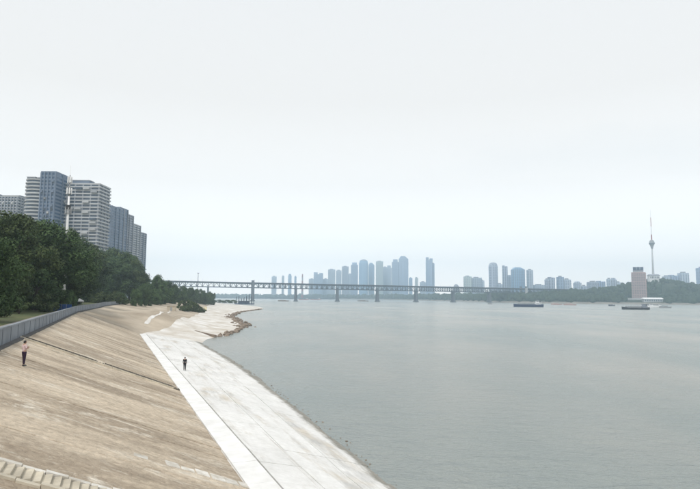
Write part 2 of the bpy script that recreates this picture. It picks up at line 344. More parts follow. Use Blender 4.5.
segs = [
  ([SA, px2(203, 343), px2(207, 339.5), px2(216, 337), px2(228, 335.8), px2(238, 331.5)], [TA, (-56, 172), (-60, 196)], [WA, (-88, 195), (-100, 226)], 22),
  ([px2(238, 331.5), px2(246, 325.5), px2(238, 321.5), px2(230, 316.5), px2(241, 312.3), px2(262, 309.2), px2(265, 308)], [(-60, 196), (-73, 250), (-98, 372), (-145, 560)], [(-100, 226), (-124, 310), (-146, 430), (-172, 590)], 44),
  ([px2(265, 308), px2(258, 306.4), px2(244, 305), (-205, 950), (-330, 1150), (-560, 1500), (-800, 2300)], [(-145, 560), (-176, 700), (-235, 960), (-580, 1500), (-830, 2300)], [(-172, 590), (-205, 720), (-262, 980), (-600, 1500), (-850, 2300)], 40)]
for a, b, c, n in segs:
    colS += list(resample(a, n))[1:]; colT += list(resample(b, n))[1:]; colW += list(resample(c, n))[1:]
colS, colT, colW = map(np.array, (colS, colT, colW)); N = len(colS); NN = len(near_s)
def bump_noise(x, y): return 0.5*math.sin(x*0.21+1.3)*math.cos(y*0.17) + 0.3*math.sin(x*0.47+y*0.39) + 0.2*math.sin(y*0.83-x*0.6)
verts = []; nc = None; rowfrac = [(0, k/6) for k in range(6)] + [(1, k/8) for k in range(8)] + [(2, 0)]
for i in range(N):
    s, t, wv = colS[i], colT[i], colW[i]; row = []
    o = (s - t); o = o / (np.linalg.norm(o) + 1e-6)
    far = i >= NN; e = min(1.0, max(0.0, (i - NN) / 6))
    row.append((s[0]+o[0]*14, s[1]+o[1]*14, -2.6)); row.append((s[0]+o[0]*0.6, s[1]+o[1]*0.6, -0.25))
    for band, f in rowfrac:
        if band == 0: p = s + (t - s)*f; z = 0.12 + (ZTOE - 0.12)*f
        elif band == 1: p = t + (wv - t)*f; z = ZTOE + (ZTOP - ZTOE)*f
        else: p = wv; z = ZTOP
        z -= 0.16
        if far and band < 2:
            edge = math.sin(min(1.0, f if band == 0 else 1)*math.pi/2) if band == 0 else math.sin(math.pi*min(1, f+0.25))
            z += e * edge * 0.7 * bump_noise(p[0], p[1])
            m1 = math.exp(-(((p[0]+66)/11)**2 + ((p[1]-197)/24)**2)); z += 3.0*m1*e
        row.append((p[0], p[1], z))
    inn = -C if not far else np.array([-0.95, -0.2])
    q = wv + inn*25; row.append((q[0], q[1], ZTOP + 0.25)); q = wv + inn*120; row.append((q[0], q[1], ZTOP + 0.6)); row.append((-2600, q[1] - 400 if i == 0 else q[1], ZTOP + 0.9))
    nc = len(row); verts += row
faces = []; mi = []
for i in range(N-1):
    for k in range(nc-1):
        a = i*nc+k; faces += [(a, a+nc, a+nc+1), (a, a+nc+1, a+1)]
        if k < 1: m_ = 0
        elif k < 8: m_ = 1 if i >= NN-1 else 0
        elif k < 16: m_ = 2 if i >= NN-1 else 0
        else: m_ = 3
        mi += [m_, m_]
me = bpy.data.meshes.new('riverbank'); me.from_pydata(verts, [], faces)
for k in ('bed', 'sand', 'earth', 'grassland'): me.materials.append(MT[k])
me.polygons.foreach_set('material_index', mi); me.polygons.foreach_set('use_smooth', [True]*len(faces)); me.update()
bank = kind(link('riverbank', me), 'structure')

# slope paving: slabs laid in strips that run down the bank
ang = math.atan2(ZTOP - ZTOE, WS); SL = math.hypot(ZTOP - ZTOE, WS)
def slope_frame(s, d):
    """matrix at along-bank s and slope length d below the wall: x = -bank heading, y = down the slope"""
    xa = Vector((-B[0], -B[1], 0)); ya = Vector((C[0]*math.cos(ang), C[1]*math.cos(ang), -math.sin(ang))); za = xa.cross(ya)
    o = top_at(s) + C * (d*math.cos(ang)); m = Matrix.Identity(4)
    for r in range(3): m[r][0], m[r][1], m[r][2] = xa[r], ya[r], za[r]
    m[0][3], m[1][3], m[2][3] = o[0], o[1], ZTOP - d*math.sin(ang); return m
slope = MB()
a, b = top_at(S0), top_at(S1); c, d = toe_at(S1), toe_at(S0)
slope.quad((*a, ZTOP-0.10), (*d, ZTOE-0.10), (*c, ZTOE-0.10), (*b, ZTOP-0.10))
slope_o = kind(slope.build('embankment_slope', MT['slope']), 'structure')
STAIRS = [(P(30, 337, ZTOP)[:2] - O) @ B, 0.0]
# the lower stair passes the pixel (45, 481): solve on the slope plane
def on_slope(px, py):
    dr = ray(px, py); nrm = np.array([*(C*math.sin(ang)), math.cos(ang)]); p0 = np.array([*O, ZTOP])
    t = ((p0 - np.array([0, 0, ZC])) @ nrm) / (dr @ nrm); return np.array([0, 0, ZC]) + dr*t
STAIRS[1] = (on_slope(45, 481)[:2] - O) @ B
PALE = (on_slope(205, 474)[:2] - O) @ B
rows, sw = 1, 2.3
def slab_mesh(wd, ln, th=0.12):
    bm = bmesh.new(); bmesh.ops.create_cube(bm, size=1.0)
    bmesh.ops.scale(bm, vec=(wd, ln, th), verts=bm.verts)
    bmesh.ops.bevel(bm, geom=bm.edges[:], offset=0.02, segments=1, affect='EDGES')
    m = bpy.data.meshes.new('slab'); bm.to_mesh(m); bm.free(); m.materials.append(MT['slope']); return m
slm = slab_mesh(sw - 0.035, SL/rows - 0.035)
s = S0 + sw/2
while s < S1 - sw/2:
    for r in range(rows):
        mtx = slope_frame(s, SL*(r+0.5)/rows) @ Matrix.Translation((0, 0, -0.075 + random.uniform(-0.018, 0.018))) @ Euler((random.uniform(-.003, .003), random.uniform(-.004, .004), 0)).to_matrix().to_4x4()
        link('slab', slm, slope_o, matrix=mtx)
    s += sw

# stone stairs down the slope
def stair(s0, width, tread_mat, side_mat, label, n=50, worn=.08):
    mtx = slope_frame(s0, 0); t = thing('stone_staircase', label, 'staircase', (mtx[0][3], mtx[1][3], ZTOP))
    t.rotation_euler = (0, 0, math.atan2(C[1], C[0]))     # local x runs down the bank, local y along it
    run, rise = WS/n, (ZTOP-ZTOE)/n
    st = MB().box(0, run*0.98, -width/2, width/2, -0.30, 0.0).mesh('step', tread_mat)
    for k in range(n):
        link('step', st, t, loc=(k*run, random.uniform(-.015, .015), -k*rise + 0.03))
    for sg in (-1, 1):
        y0, y1 = sorted((sg*width/2 + sg*0.02, sg*(width/2 + 0.28)))
        h = 0.16
        kl = 0.74; km_ = MB().hexa([(0.01, y0, -.3), (kl-.01, y0, -.3-kl*(ZTOP-ZTOE)/WS), (kl-.01, y1, -.3-kl*(ZTOP-ZTOE)/WS), (0.01, y1, -.3), (0.01, y0, h), (kl-.01, y0, h-kl*(ZTOP-ZTOE)/WS), (kl-.01, y1, h-kl*(ZTOP-ZTOE)/WS), (0.01, y1, h)]).mesh('kerb_stone', side_mat if sg > 0 else MT['stair'])
        for q in range(int(WS/kl)):
            if random.random() < worn: continue
            link('kerb_stone', km_, t, loc=(q*kl, random.uniform(-.04, .04), -q*kl*(ZTOP-ZTOE)/WS - abs(random.gauss(0, worn*.6))))
    return t
stair(STAIRS[0], 0.85, MT['stair_shade'], MT['stair_shade'], 'narrow stone staircase painted dark as if shaded running down the slope from the grey wall', worn=.012)
stair(STAIRS[1], 1.1, MT['stair'], MT['stair_pale'], 'pale weathered stone staircase with broken kerb stones on the brown slope')
def pale_strip(s0, wd, d0, d1, label):
    t = thing('drain_strip', label, 'drain', tuple(slope_frame(s0, d0).translation)); t.matrix_world = slope_frame(s0, d0)
    k = 0; ln = 0.8; m = MB().box(-wd/2, wd/2, 0, ln-0.03, -0.08, 0.03).mesh('cover', MT['stair_pale'] if wd > .5 else MT['stair'])
    while d0 + k*ln < d1 - ln:
        k += 1
        if random.random() < .14: continue
        o_ = link('cover', m, t, loc=(random.uniform(-.09, .09), (k-1)*ln, random.uniform(-.05, .015))); o_.rotation_euler = (0, 0, random.uniform(-.06, .06)); o_.scale = (random.uniform(.7, 1.25), random.uniform(.85, 1), 1)
pale_strip(PALE, 0.75, SL*0.62, SL + 0.4, 'white concrete drain strip low on the slope, meeting the white toe kerb')
pale_strip((on_slope(60, 353)[:2] - O) @ B, 0.42, 0.6, SL*0.55, 'thin pale drain strip beside the dark staircase')

# white kerb path along the toe, then the concrete terrace down to the water
kerb_o = MB(); a, b = toe_at(S0), toe_at(S1)
kw = 1.5
pts = [(*(a - C*0.1), ZTOE-0.35), (*(a + C*kw), ZTOE-0.35), (*(b + C*kw), ZTOE-0.35), (*(b - C*0.1), ZTOE-0.35)]
kerb_o.hexa(pts + [(p[0], p[1], ZTOE-0.06) for p in pts])
kerb_o = kind(kerb_o.build('toe_path', MT['kerb']), 'structure')
L = 4.0; km = MB().box(-L/2+0.012, L/2-0.012, 0.0, kw, -0.055, 0.07).mesh('kerb_slab', MT['kerb'])
s = S0 + L/2
while s < S1:
    p = toe_at(s); m = Matrix.Translation((p[0], p[1], ZTOE + random.uniform(-.008, .008))) @ Matrix.Rotation(math.atan2(-B[1], -B[0]), 4, 'Z')
    link('kerb_slab', km, kerb_o, matrix=m); s += L
ter = MB(); TN = 56; ts = np.linspace(S0, S1 - 2, TN)
def ter_pt(s, f):
    t = toe_at(s) + C*(kw + 0.16); h = shore_at(s) + C*0.0
    p = t + (h - t)*f; return (p[0], p[1], ZTOE - 0.02 + (0.16 - ZTOE)*f**1.15)
for a, b in zip(ts[:-1], ts[1:]):
    q = [ter_pt(a, 0), ter_pt(a, .985), ter_pt(b, .985), ter_pt(b, 0)]; ter.quad(*[(x, y, z-0.10) for x, y, z in q])
ter_o = kind(ter.build('terrace', MT['bed']), 'structure')
fr = [0, 0.30, 0.64, 1.0]
for i, (a, b) in enumerate(zip(ts[:-1], ts[1:])):
    for k in range(3):
        f0, f1 = fr[k], fr[k+1]
        if k == 2: f1 += random.uniform(-0.03, 0.035)
        g = 0.012; fm = (f0+f1)/2; sm = (a+b)/2; off = random.uniform(-.012, .012)
        cs = [ter_pt(a+g, f0+.002), ter_pt(a+g, f1-.002), ter_pt(b-g, f1-.002), ter_pt(b-g, f0+.002)]
        o0 = ter_pt(sm, fm); th = 0.14 if k < 2 else 0.5
        loc = [(x-o0[0], y-o0[1], z-o0[2]) for x, y, z in cs]
        MB().hexa([(x, y, z-th) for x, y, z in loc] + loc).build('slab', MT['terrace'], ter_o, loc=(o0[0], o0[1], o0[2]+off))

# loose stones at the water's edge
def stones(name, pts, r0, r1, m, seed):
    rg = np.random.default_rng(seed); V = []; Fc = []
    bm = bmesh.new(); bmesh.ops.create_icosphere(bm, subdivisions=1, radius=1); bv = np.array([v.co[:] for v in bm.verts]); bf = [[v.index for v in f.verts] for f in bm.faces]; bm.free()
    for p in pts:
        r = rg.uniform(r0, r1); sc = rg.uniform(.6, 1.2, 3)*np.array([1, 1, .65])*r
        q = bv*(1 + rg.uniform(-.22, .22, (len(bv), 1)))*sc; th = rg.uniform(0, 6.28); c_, s_ = math.cos(th), math.sin(th)
        q = np.stack([q[:, 0]*c_-q[:, 1]*s_, q[:, 0]*s_+q[:, 1]*c_, q[:, 2]], 1) + np.array(p); n0 = len(V); V += q.tolist(); Fc += [[n0+k for k in f] for f in bf]
    me = bpy.data.meshes.new(name); me.from_pydata(V, [], Fc); me.materials.append(m); me.update()
    o = kind(link(name, me), 'stuff'); return o
pts = []
for s in np.arange(14, S1-4, 0.45):
    h = shore_at(s) + C*random.gauss(0.35, 0.35) + B*random.uniform(-.4, .4); pts.append((h[0], h[1], random.uniform(-.06, .02)))
tag(stones('edge_stones', pts, 0.03, 0.13, MT['rock'], 3), 'small dark wet stones along the terrace edge at the waterline', 'stones')
pts = []
rock_line = resample([px2(216, 337), px2(228, 335.8), px2(238, 331.5), px2(246, 325.5), px2(238, 321.5), px2(230, 316.5), px2(241, 312.3), px2(262, 309.2)], 420)
for i, p in enumerate(rock_line):
    wdt = 3.5 if 60 < i < 260 else 1.2
    pts.append((p[0] + random.gauss(-0.6, wdt*.5), p[1] + random.gauss(0, wdt), random.uniform(-.1, .5)))
tag(stones('riprap', pts, 0.4, 1.15, MT['rock'], 5), 'brown broken riprap rocks round the sandy point', 'rocks')

# heights and pixel hits on the bank
from mathutils.bvhtree import BVHTree
BVH = BVHTree.FromPolygons(verts, faces)
def drop(x, y): h = BVH.ray_cast(Vector((x, y, 200)), Vector((0, 0, -1))); return h[0].z if h[0] is not None else 0.0
def hit(px, py):
    h = BVH.ray_cast(Vector((0, 0, ZC)), Vector(ray(px, py)).normalized()); return np.array(h[0]) if h[0] is not None else P(px, py, 3)

# pale trodden path that curls over the earth mound
cl = resample([hit(*p)[:2] for p in ((146, 324), (149, 320), (154, 316), (161, 313), (170, 311), (180, 310), (190, 313))], 140); pm0 = MB(); lat = (-1, -.33, .33, 1); rows_ = []
for j in range(140):
    d = cl[min(j+1, 139)] - cl[max(j-1, 0)]; d = d/np.linalg.norm(d); wd_ = 0.5 + .15*math.sin(j*.31) + .1*math.sin(j*.9)
    rows_.append([(*(cl[j] + np.array([-d[1], d[0]])*wd_*f_), 0) for f_ in lat]); rows_[-1] = [(x, y, drop(x, y) + .07) for x, y, _ in rows_[-1]]
for j in range(139):
    for k in range(3): pm0.quad(rows_[j][k], rows_[j+1][k], rows_[j+1][k+1], rows_[j][k+1])
kind(pm0.build('beach_path', MT['sand']), 'structure')

# low dark groyne wall across the cove
ga, gb = P(179, 327.3, 2.2), P(216, 335.6, 0.55)
g_ = thing('groyne_wall', 'low dark stone groyne wall crossing the pale beach to the riprap rocks', 'wall', tuple(ga))
dv = gb - ga; nseg = 9; nrm = np.array([-dv[1], dv[0], 0]); nrm = nrm/np.linalg.norm(nrm)*0.35
for k in range(nseg):
    a = dv*(k/nseg + .004); b = dv*((k+1)/nseg - .004); dn = np.array([0, 0, -2.2]); up = np.array([0, 0, .12 + random.uniform(-.05, .05)])
    MB().hexa([a-nrm+dn, b-nrm+dn, b+nrm+dn, a+nrm+dn, a-nrm+up, b-nrm+up, b+nrm+up, a+nrm+up]).build('block', MT['rock'], g_)

# ------------------------------------------------------------------ river wall on the crest
WH = 1.4
fw = thing('river_wall', 'long grey concrete parapet wall along the top of the slope', 'wall', (O[0], O[1], ZTOP))
pl = 4.0
pan = MB().box(-pl/2+0.012, pl/2-0.012, -0.13, 0.13, -0.4, WH-0.14).mesh('panel', MT['wall'])
cop = MB().box(-pl/2+0.008, pl/2-0.008, -0.19, 0.19, WH-0.137, WH).mesh('coping', MT['wall'])
pil = MB().box(-0.17, 0.17, -0.18, 0.18, -0.4, WH-0.139).mesh('pilaster', MT['wall'])
fstrip = MB().box(-pl/2+0.006, pl/2-0.006, -0.22, 0.22, -0.35, 0.05).mesh('foot_strip', MT['foot_strip'])  # low dark strip along the foot of the wall
wl = resample([top_at(-40), top_at(0), top_at(S1)] + [np.array(p) for p in ((-88, 195), (-100, 226), (-124, 310))], 96) if False else None
path_pts = [top_at(-36.0), top_at(S1), np.array((-88., 195.)), np.array((-100., 226.)), np.array((-124., 310.))]
tot = sum(np.linalg.norm(b-a) for a, b in zip(path_pts[:-1], path_pts[1:])); nW = int(tot/pl)
wp = resample(path_pts, nW+1)
for a, b in zip(wp[:-1], wp[1:]):
    c = (a+b)/2 - O - C*0.3; th = math.atan2(b[1]-a[1], b[0]-a[0]); r = Matrix.Rotation(th, 4, 'Z')
    link('panel', pan, fw, matrix=Matrix.Translation((c[0], c[1], 0)) @ r)
    link('coping', cop, fw, matrix=Matrix.Translation((c[0], c[1], random.uniform(-.006, .006))) @ r)
    link('pilaster', pil, fw, matrix=Matrix.Translation((a[0]-O[0]-C[0]*.3, a[1]-O[1]-C[1]*.3, 0)) @ r)
    g = c + C*0.42; link('foot_strip', fstrip, fw, matrix=Matrix.Translation((g[0], g[1], -0.03)) @ r)
# promenade behind it
pm = MB()
for a, b in zip(wp[:-1], wp[1:]):
    i0, i1 = a - C*0.8, b - C*0.8; o0, o1 = a - C*4.2, b - C*4.2; pm.quad((*i0, ZTOP+.30), (*i1, ZTOP+.30), (*o1, ZTOP+.34), (*o0, ZTOP+.34))
kind(pm.build('promenade', MT['path']), 'structure')
gp = MB()
for a, b in zip(wp[:-1], wp[1:]):
    i0, i1 = a - C*4.3, b - C*4.3; m0, m1 = a - C*14, b - C*14; o0, o1 = a - C*60, b - C*60
    gp.quad((*i0, ZTOP+.33), (*i1, ZTOP+.33), (*m1, ZTOP+.75), (*m0, ZTOP+.75)); gp.quad((*m0, ZTOP+.75), (*m1, ZTOP+.75), (*o1, ZTOP+1.0), (*o0, ZTOP+1.0))
kind(gp.build('lawn', MT['grassland']), 'structure')

# ------------------------------------------------------------------ trees
def crown_mesh(name, seed, rx, rz, zc, nclump, nleaf, size, m, flat=0.75, low=-0.72):
    rg = np.random.default_rng(seed); cl = []
    while len(cl) < nclump:
        p = rg.uniform(-1, 1, 3); r = np.linalg.norm(p)
        if r > 1 or r < 0.35: continue
        if p[2] < low: continue
        wob = 1 + 0.18*math.sin(3*math.atan2(p[1], p[0]) + seed) ; cl.append((p[0]*rx*wob, p[1]*rx*wob, zc + p[2]*rz, rg.uniform(.20, .36)*rx))
    cl = np.array(cl); ci = rg.integers(0, nclump, nleaf); u = rg.normal(size=(nleaf, 3)); u /= np.linalg.norm(u, axis=1, keepdims=True)
    rad = cl[ci, 3]*rg.uniform(.55, 1.12, nleaf); pos = cl[ci, :3] + u*rad[:, None]*np.array([1, 1, flat])
    nrm = u + rg.normal(scale=.55, size=(nleaf, 3)) + np.array([0, 0, .35]); nrm /= np.linalg.norm(nrm, axis=1, keepdims=True)
    a = np.cross(nrm, rg.normal(size=(nleaf, 3))); a /= np.linalg.norm(a, axis=1, keepdims=True); b = np.cross(nrm, a)
    sz = size*rg.uniform(.6, 1.35, nleaf)[:, None]
    V = np.stack([pos - a*sz, pos + b*sz*.55 + nrm*sz*.15, pos + a*sz, pos - b*sz*.55 + nrm*sz*.15], 1).reshape(-1, 3)
    me = bpy.data.meshes.new(name); me.vertices.add(len(V)); me.vertices.foreach_set('co', V.ravel())
    me.loops.add(nleaf*4); me.loops.foreach_set('vertex_index', np.arange(nleaf*4, dtype=np.int32)); me.polygons.add(nleaf)
    me.polygons.foreach_set('loop_start', np.arange(nleaf, dtype=np.int32)*4); me.polygons.foreach_set('loop_total', np.full(nleaf, 4, np.int32)); me.materials.append(m); me.update(calc_edges=True); return me
def trunk_mesh(seed, h, r, rx, rz, zc):
    rg = random.Random(seed); m = MB(); p = Vector((0, 0, -0.4)); k = 5; prev = r*1.25
    top = zc - rz*0.1; lean = Vector((rg.uniform(-.06, .06), rg.uniform(-.06, .06), 0))
    for i in range(k):
        q = Vector((lean.x*top*(i+1)/k + rg.uniform(-.1, .1), lean.y*top*(i+1)/k + rg.uniform(-.1, .1), top*(i+1)/k)); nr = r*(1 - .5*(i+1)/k); m.tube(p, q, prev, nr, 8, cap=(i in (0, k-1))); p, prev = q, nr
        if i >= 1:
            for j in range(2):
                t = rg.uniform(0, 6.28); e = q + Vector((math.cos(t)*rx*rg.uniform(.45, .75), math.sin(t)*rx*rg.uniform(.45, .75), rz*rg.uniform(.25, .8))); mid = (q+e)/2 + Vector((0, 0, -.25)); m.tube(q, mid, nr*.6, nr*.4, 6); m.tube(mid, e, nr*.4, nr*.12, 6)
    return m.mesh('trunk', MT['bark'])
TREES = []
for k, (rx, rz, zc, nl) in enumerate([(5.0, 5.6, 6.6, 24000), (4.4, 5.8, 6.8, 22000), (5.4, 5.2, 6.2, 24000), (4.0, 5.0, 6.0, 20000), (4.7, 5.4, 6.4, 22000)]):
    cmesh = crown_mesh('crown', 20+k, rx, rz, zc, 60, nl, 0.17, MT['leaf_pale'] if k in (1, 3) else MT['leaf'])
    TREES.append((cmesh, trunk_mesh(40+k, zc+rz, 0.30, rx, rz, zc), max(v.co.z for v in cmesh.vertices)))
BUSHY = []
for k, (rx, rz) in enumerate([(5.0, 5.2), (4.6, 5.6), (5.4, 4.8)]):
    cmesh = crown_mesh('crown', 120+k, rx, rz, 4.7, 60, 20000, 0.20, MT['leaf'], flat=0.85, low=-0.95)
    BUSHY.append((cmesh, trunk_mesh(140+k, 9, 0.30, rx, rz, 4.7), max(v.co.z for v in cmesh.vertices)))
def tree(i, x, y, z, h, label, group, rot=None, wide=1.0, name='broadleaf_tree'):
    cm, tm, h0 = TREES[i % len(TREES)]; sc = h/h0
    t = thing(name, label, 'tree', (x, y, z), random.uniform(0, 6.28) if rot is None else rot, group); t.scale = (sc*wide, sc*wide, sc)
    link('trunk', tm, t); link('crown', cm, t); return t
G = 'riverside trees behind the wall'
# crest trees: px of the crown's top, its distance along the bank, metres behind the wall
crest = [(2, 214, 34, 15, 'broadleaf tree with low boughs over the open lawn behind the wall'), (14, 212, 52, 11, None), (-14, 225, 40, 8, None), (27, 213, 60, 17, None), (40, 217, 68, 9, None), (50, 223, 80, 14, None),
         (62, 226, 92, 20, None), (58, 240, 84, 7, None), (75, 233, 104, 11, None), (84, 243, 120, 7, None), (70, 234, 122, 24, None), (94, 249, 134, 9, None), (100, 247, 150, 17, None), (108, 248, 150, 7, None),
         (116, 249, 172, 10, None), (124, 253, 188, 8, None), (131, 259, 204, 9, None), (112, 247, 196, 24, None), (136, 267, 226, 8, None), (126, 254, 232, 20, None), (20, 226, 62, 24, None), (38, 226, 78, 26, None), (138, 274, 250, 7, None), (63, 243, 0, 5.6, 'lower tree in front of the telecom mast'), (72, 247, 0, 3.8, None), (80, 250, 0, 4.4, 'leafy tree leaning over the white canopy tent')]
LAB = {14: 'broadleaf tree rising in front of the blue and grey stepped towers', 15: None}
for k, (px, py, s, back, lab) in enumerate(crest):
    lo, hi = 15.0, 400.0                   # the distance where this pixel column lies `back` metres behind the wall
    for _ in range(40):
        y = (lo + hi)/2; x = Q(px, py, y)[0]
        if (np.array([x, y]) - O) @ C < -back: hi = y
        else: lo = y
    q = Q(px, py, y); z = ZTOP + 0.6
    tree(k, q[0], y, z, max(8.0, q[2] - z), lab or 'leafy dark green broadleaf tree in the row behind the river wall', None if lab else G, wide=random.uniform(.95, 1.2))
for k, (s_, back) in enumerate([(66, 30), (78, 27), (90, 25), (102, 24), (114, 22), (126, 20), (138, 19), (150, 17), (162, 16), (174, 15), (186, 14), (198, 13), (210, 13), (222, 12), (234, 12), (246, 11), (258, 10), (270, 9)]):
    p = top_at(s_) - C*back; cm_, tm_, h0 = BUSHY[k % 3]; sc = random.uniform(6.0, 8.0)/h0
    t = thing('hedge_tree', 'low bushy tree filling the gaps behind the riverside tree row', 'tree', (p[0], p[1], ZTOP+.6), random.uniform(0, 6.28), 'bushy infill behind the tree row'); t.scale = (sc*1.15, sc*1.15, sc); link('trunk', tm_, t); link('crown', cm_, t)
# lower shrubs under them, on the lawn
SHR = [crown_mesh('foliage', 70+k, 1.5, 1.0, 0.85, 18, 2600, 0.11, MT['leaf_shrub'] if k else MT['leaf']) for k in range(3)]
def shrub(i, x, y, z, sx, sz, label, group=None, name='shrub'):
    t = thing(name, label, 'shrub', (x, y, z), random.uniform(0, 6.28), group); t.scale = (sx, sx, sz)
    link('foliage', SHR[i % 3], t); st = MB()
    for k in range(5): st.tube((0, 0, -0.1), (random.uniform(-.6, .6), random.uniform(-.6, .6), 0.9), .05, .02, 5)
    st.build('stem', MT['bark'], t); return t
for k, (s, back) in enumerate([(98, 9), (106, 11), (116, 8), (124, 10), (132, 6), (140, 8), (148, 6), (158, 8), (168, 6), (178, 7), (190, 6), (202, 6), (214, 6), (228, 5), (90, 16), (76, 18), (62, 26)]):
    p = top_at(s) - C*back; shrub(k, p[0], p[1], ZTOP+.5, random.uniform(1.2, 1.8), random.uniform(1.3, 2.2), 'low dark shrub under the trees behind the river wall', 'undergrowth along the promenade')

# belt of trees and bushes further along the bank
for k, px in enumerate(range(82, 124, 4)):
    y_ = 262 + 9*(k % 4); q_ = Q(px, 300, y_); shrub(k, q_[0], y_, ZTOP, 2.6, random.uniform(2.4, 3.2), 'dense bush at the end of the river wall under the trees', 'bushes at the end of the wall', 'bush')
for k, (px, y_) in enumerate([(64, 139), (68, 141)]):
    q_ = Q(px, 300, y_); shrub(0, q_[0], y_, ZTOP+.4, 1.5, 2.4, 'bush at the foot of the telecom mast', 'bushes at the mast foot', 'bush')
def fartree(px, ptop, y, zb, wpx, label, group, i):
    q = Q(px, ptop, y); h = q[2] - zb; cm, tm, h0 = BUSHY[i % 3]; sc = h/h0; wide = (wpx*y/F)/(9.6*sc)
    t = thing('broadleaf_tree', label, 'tree', (q[0], y, zb), random.uniform(0, 6.28), group); t.scale = (sc*wide, sc*wide, sc); link('trunk', tm, t); link('crown', cm, t)
fartree(160, 274, 380, drop(Q(160, 274, 380)[0], 380) - .1, 24, 'round topped tree rising above the bushy belt before the bridge', None, 1)
for k, (px, pt, y, wpx) in enumerate([(146, 283, 330, 14), (152, 285, 360, 14), (170, 280, 420, 14), (143, 288, 300, 10), (149, 290, 320, 12), (157, 288, 350, 14), (164, 287, 380, 13), (176, 283.5, 470, 13), (183, 285, 500, 12), (190, 287, 540, 12), (172, 289, 430, 13), (181, 290, 470, 13), (197, 288.5, 580, 12),
                                      (203, 290, 610, 11), (208, 291, 640, 10), (212, 292.5, 660, 8), (192, 292, 560, 12), (200, 293, 600, 11), (137, 288, 285, 11)]):
    fartree(px, pt, y, drop(Q(px, pt, y)[0], y) - .15, wpx, 'dark bushy tree in the belt on the bank before the bridge', 'tree belt on the bank', k)
for px, py, w_, h_ in ((184, 310.6, 2.6, 3.2), (188.5, 311.2, 2.9, 3.3), (193, 311.4, 2.8, 2.9), (198, 312, 2.4, 2.2), (202, 312.8, 1.8, 1.4)):
    p = hit(px, py); shrub(1 if px < 200 else 2, p[0], p[1], p[2]-.1, w_*1.0, h_, 'green thicket bush on the pale beach beside the earth mound', 'thicket on the beach', 'bush')
for px, py in ((219, 302.6), (226, 302.8), (232, 303)):
    p = hit(px, py); shrub(0, p[0], p[1], p[2]-.1, 5.5, 2.2, 'low green bush on the sandbar by the moored pontoon', 'bushes on the sandbar', 'bush')

# ------------------------------------------------------------------ towers on the left bank
def rot2(poly, th): c_, s_ = math.cos(th), math.sin(th); return [(x*c_-y*s_, x*s_+y*c_) for x, y in poly]
def rect(wd, dp): return [(-wd/2, -dp/2), (wd/2, -dp/2), (wd/2, dp/2), (-wd/2, dp/2)]
def offset(poly, d):
    n = len(poly); cx = sum(p[0] for p in poly)/n; cy = sum(p[1] for p in poly)/n; o = []
    for x, y in poly: r = math.hypot(x-cx, y-cy); o.append((cx+(x-cx)*(r+d)/r, cy+(y-cy)*(r+d)/r))
    return o
def tower(px0, px1, ptop, y, poly_fn, label, core, band, fl=3.1, proud=0.7, bfrac=0.38, rotz=0.0, crown=None, npier=0, pier_mat=None, zb=None, pout=None):
    a, b = Q(px0, ptop, y), Q(px1, ptop, y); wd = b[0]-a[0]; zt = (a[2]+b[2])/2; zb = ZTOP if zb is None else zb
    t = thing('apartment_tower', label, 'building', ((a[0]+b[0])/2, y, zb), rotz); poly = poly_fn(wd)
    H = zt - zb
    MB().prism(poly, -1, H).build('core', core, t)
    nf = int(H/fl); bm_ = MB().prism(offset(poly, proud), 0, fl*bfrac).mesh('floor_band', band)
    for k in range(nf): link('floor_band', bm_, t, loc=(0, 0, k*fl + fl - fl*bfrac))
    MB().prism(offset(poly, proud*.7), H, H+1.2).build('parapet', band, t)
    if npier:
        xs = [p[0] for p in poly]; y0 = min(p[1] for p in poly); x0, x1 = min(xs), max(xs)
        pout = proud + .45 if pout is None else pout
        pm_ = MB().box(-0.55, 0.55, -pout, 0.9, 0, H).mesh('pier', pier_mat)
        for k in range(npier+1): link('pier', pm_, t, loc=(x0 + .4 + (x1-x0-.8)*k/npier, y0, 0.05))
        ys_ = [p[1] for p in poly]; y1 = max(ys_); pn = MB().box(-0.9, pout, -0.55, 0.55, 0, H).mesh('pier', pier_mat); ns = max(2, int(npier*.7))
        for k in range(1, ns+1): link('pier', pn, t, loc=(x1, y0 + (y1-y0)*k/(ns+.2), 0.05))
    if npier:
        pw = (x1-x0-.8)/npier; bb = [MB().box(.7, pw-.7, -1.15-proud, .2, .05, fl*.62).mesh('balcony', m__) for m__ in (band, MT['glass'], MT['band'])]
        rb = random.Random(int(px0*10))
        for k in range(26): link('balcony', rb.choice(bb), t, loc=(x0+.4+pw*rb.randrange(npier), y0, fl*rb.randrange(nf//3, nf)))
    if crown:
        for (f0, f1, ptop2, m_) in crown:
            z2 = Q(px0, ptop2, y)[2] - zb; x0, x1 = -wd/2+wd*f0, -wd/2+wd*f1; dp = 10
            MB().box(x0, x1, -dp/2, dp/2, H+.9, z2).build('roof_house', m_, t); MB().box(x0-.4, x1+.4, -dp/2-.4, dp/2+.4, z2, z2+.6).build('roof_slab', band, t)
    return t
def round_poly(wd):
    pts = []
    for k in range(13):
        t = math.pi + math.pi*k/12; pts.append((wd/2*math.cos(t), wd*.42*math.sin(t)))
    return pts + [(wd/2, wd*.5), (-wd/2, wd*.5)]
tower(28, 48.5, 181.5, 478, round_poly, 'round fronted grey apartment tower left of the telecom mast', MT['glass'], MT['band'], proud=.9, bfrac=.42, crown=[(.12, .5, 178.6, MT['render']), (.62, 1.0, 179, MT['band_blue'])])
tower(48.7, 63.5, 175.6, 484, lambda w_: rect(w_, 24), 'tall plain blue tower joined to the round fronted one', MT['glass_blue'], MT['band_blue'], proud=.35, bfrac=.5, npier=4, pier_mat=MT['band_blue'])
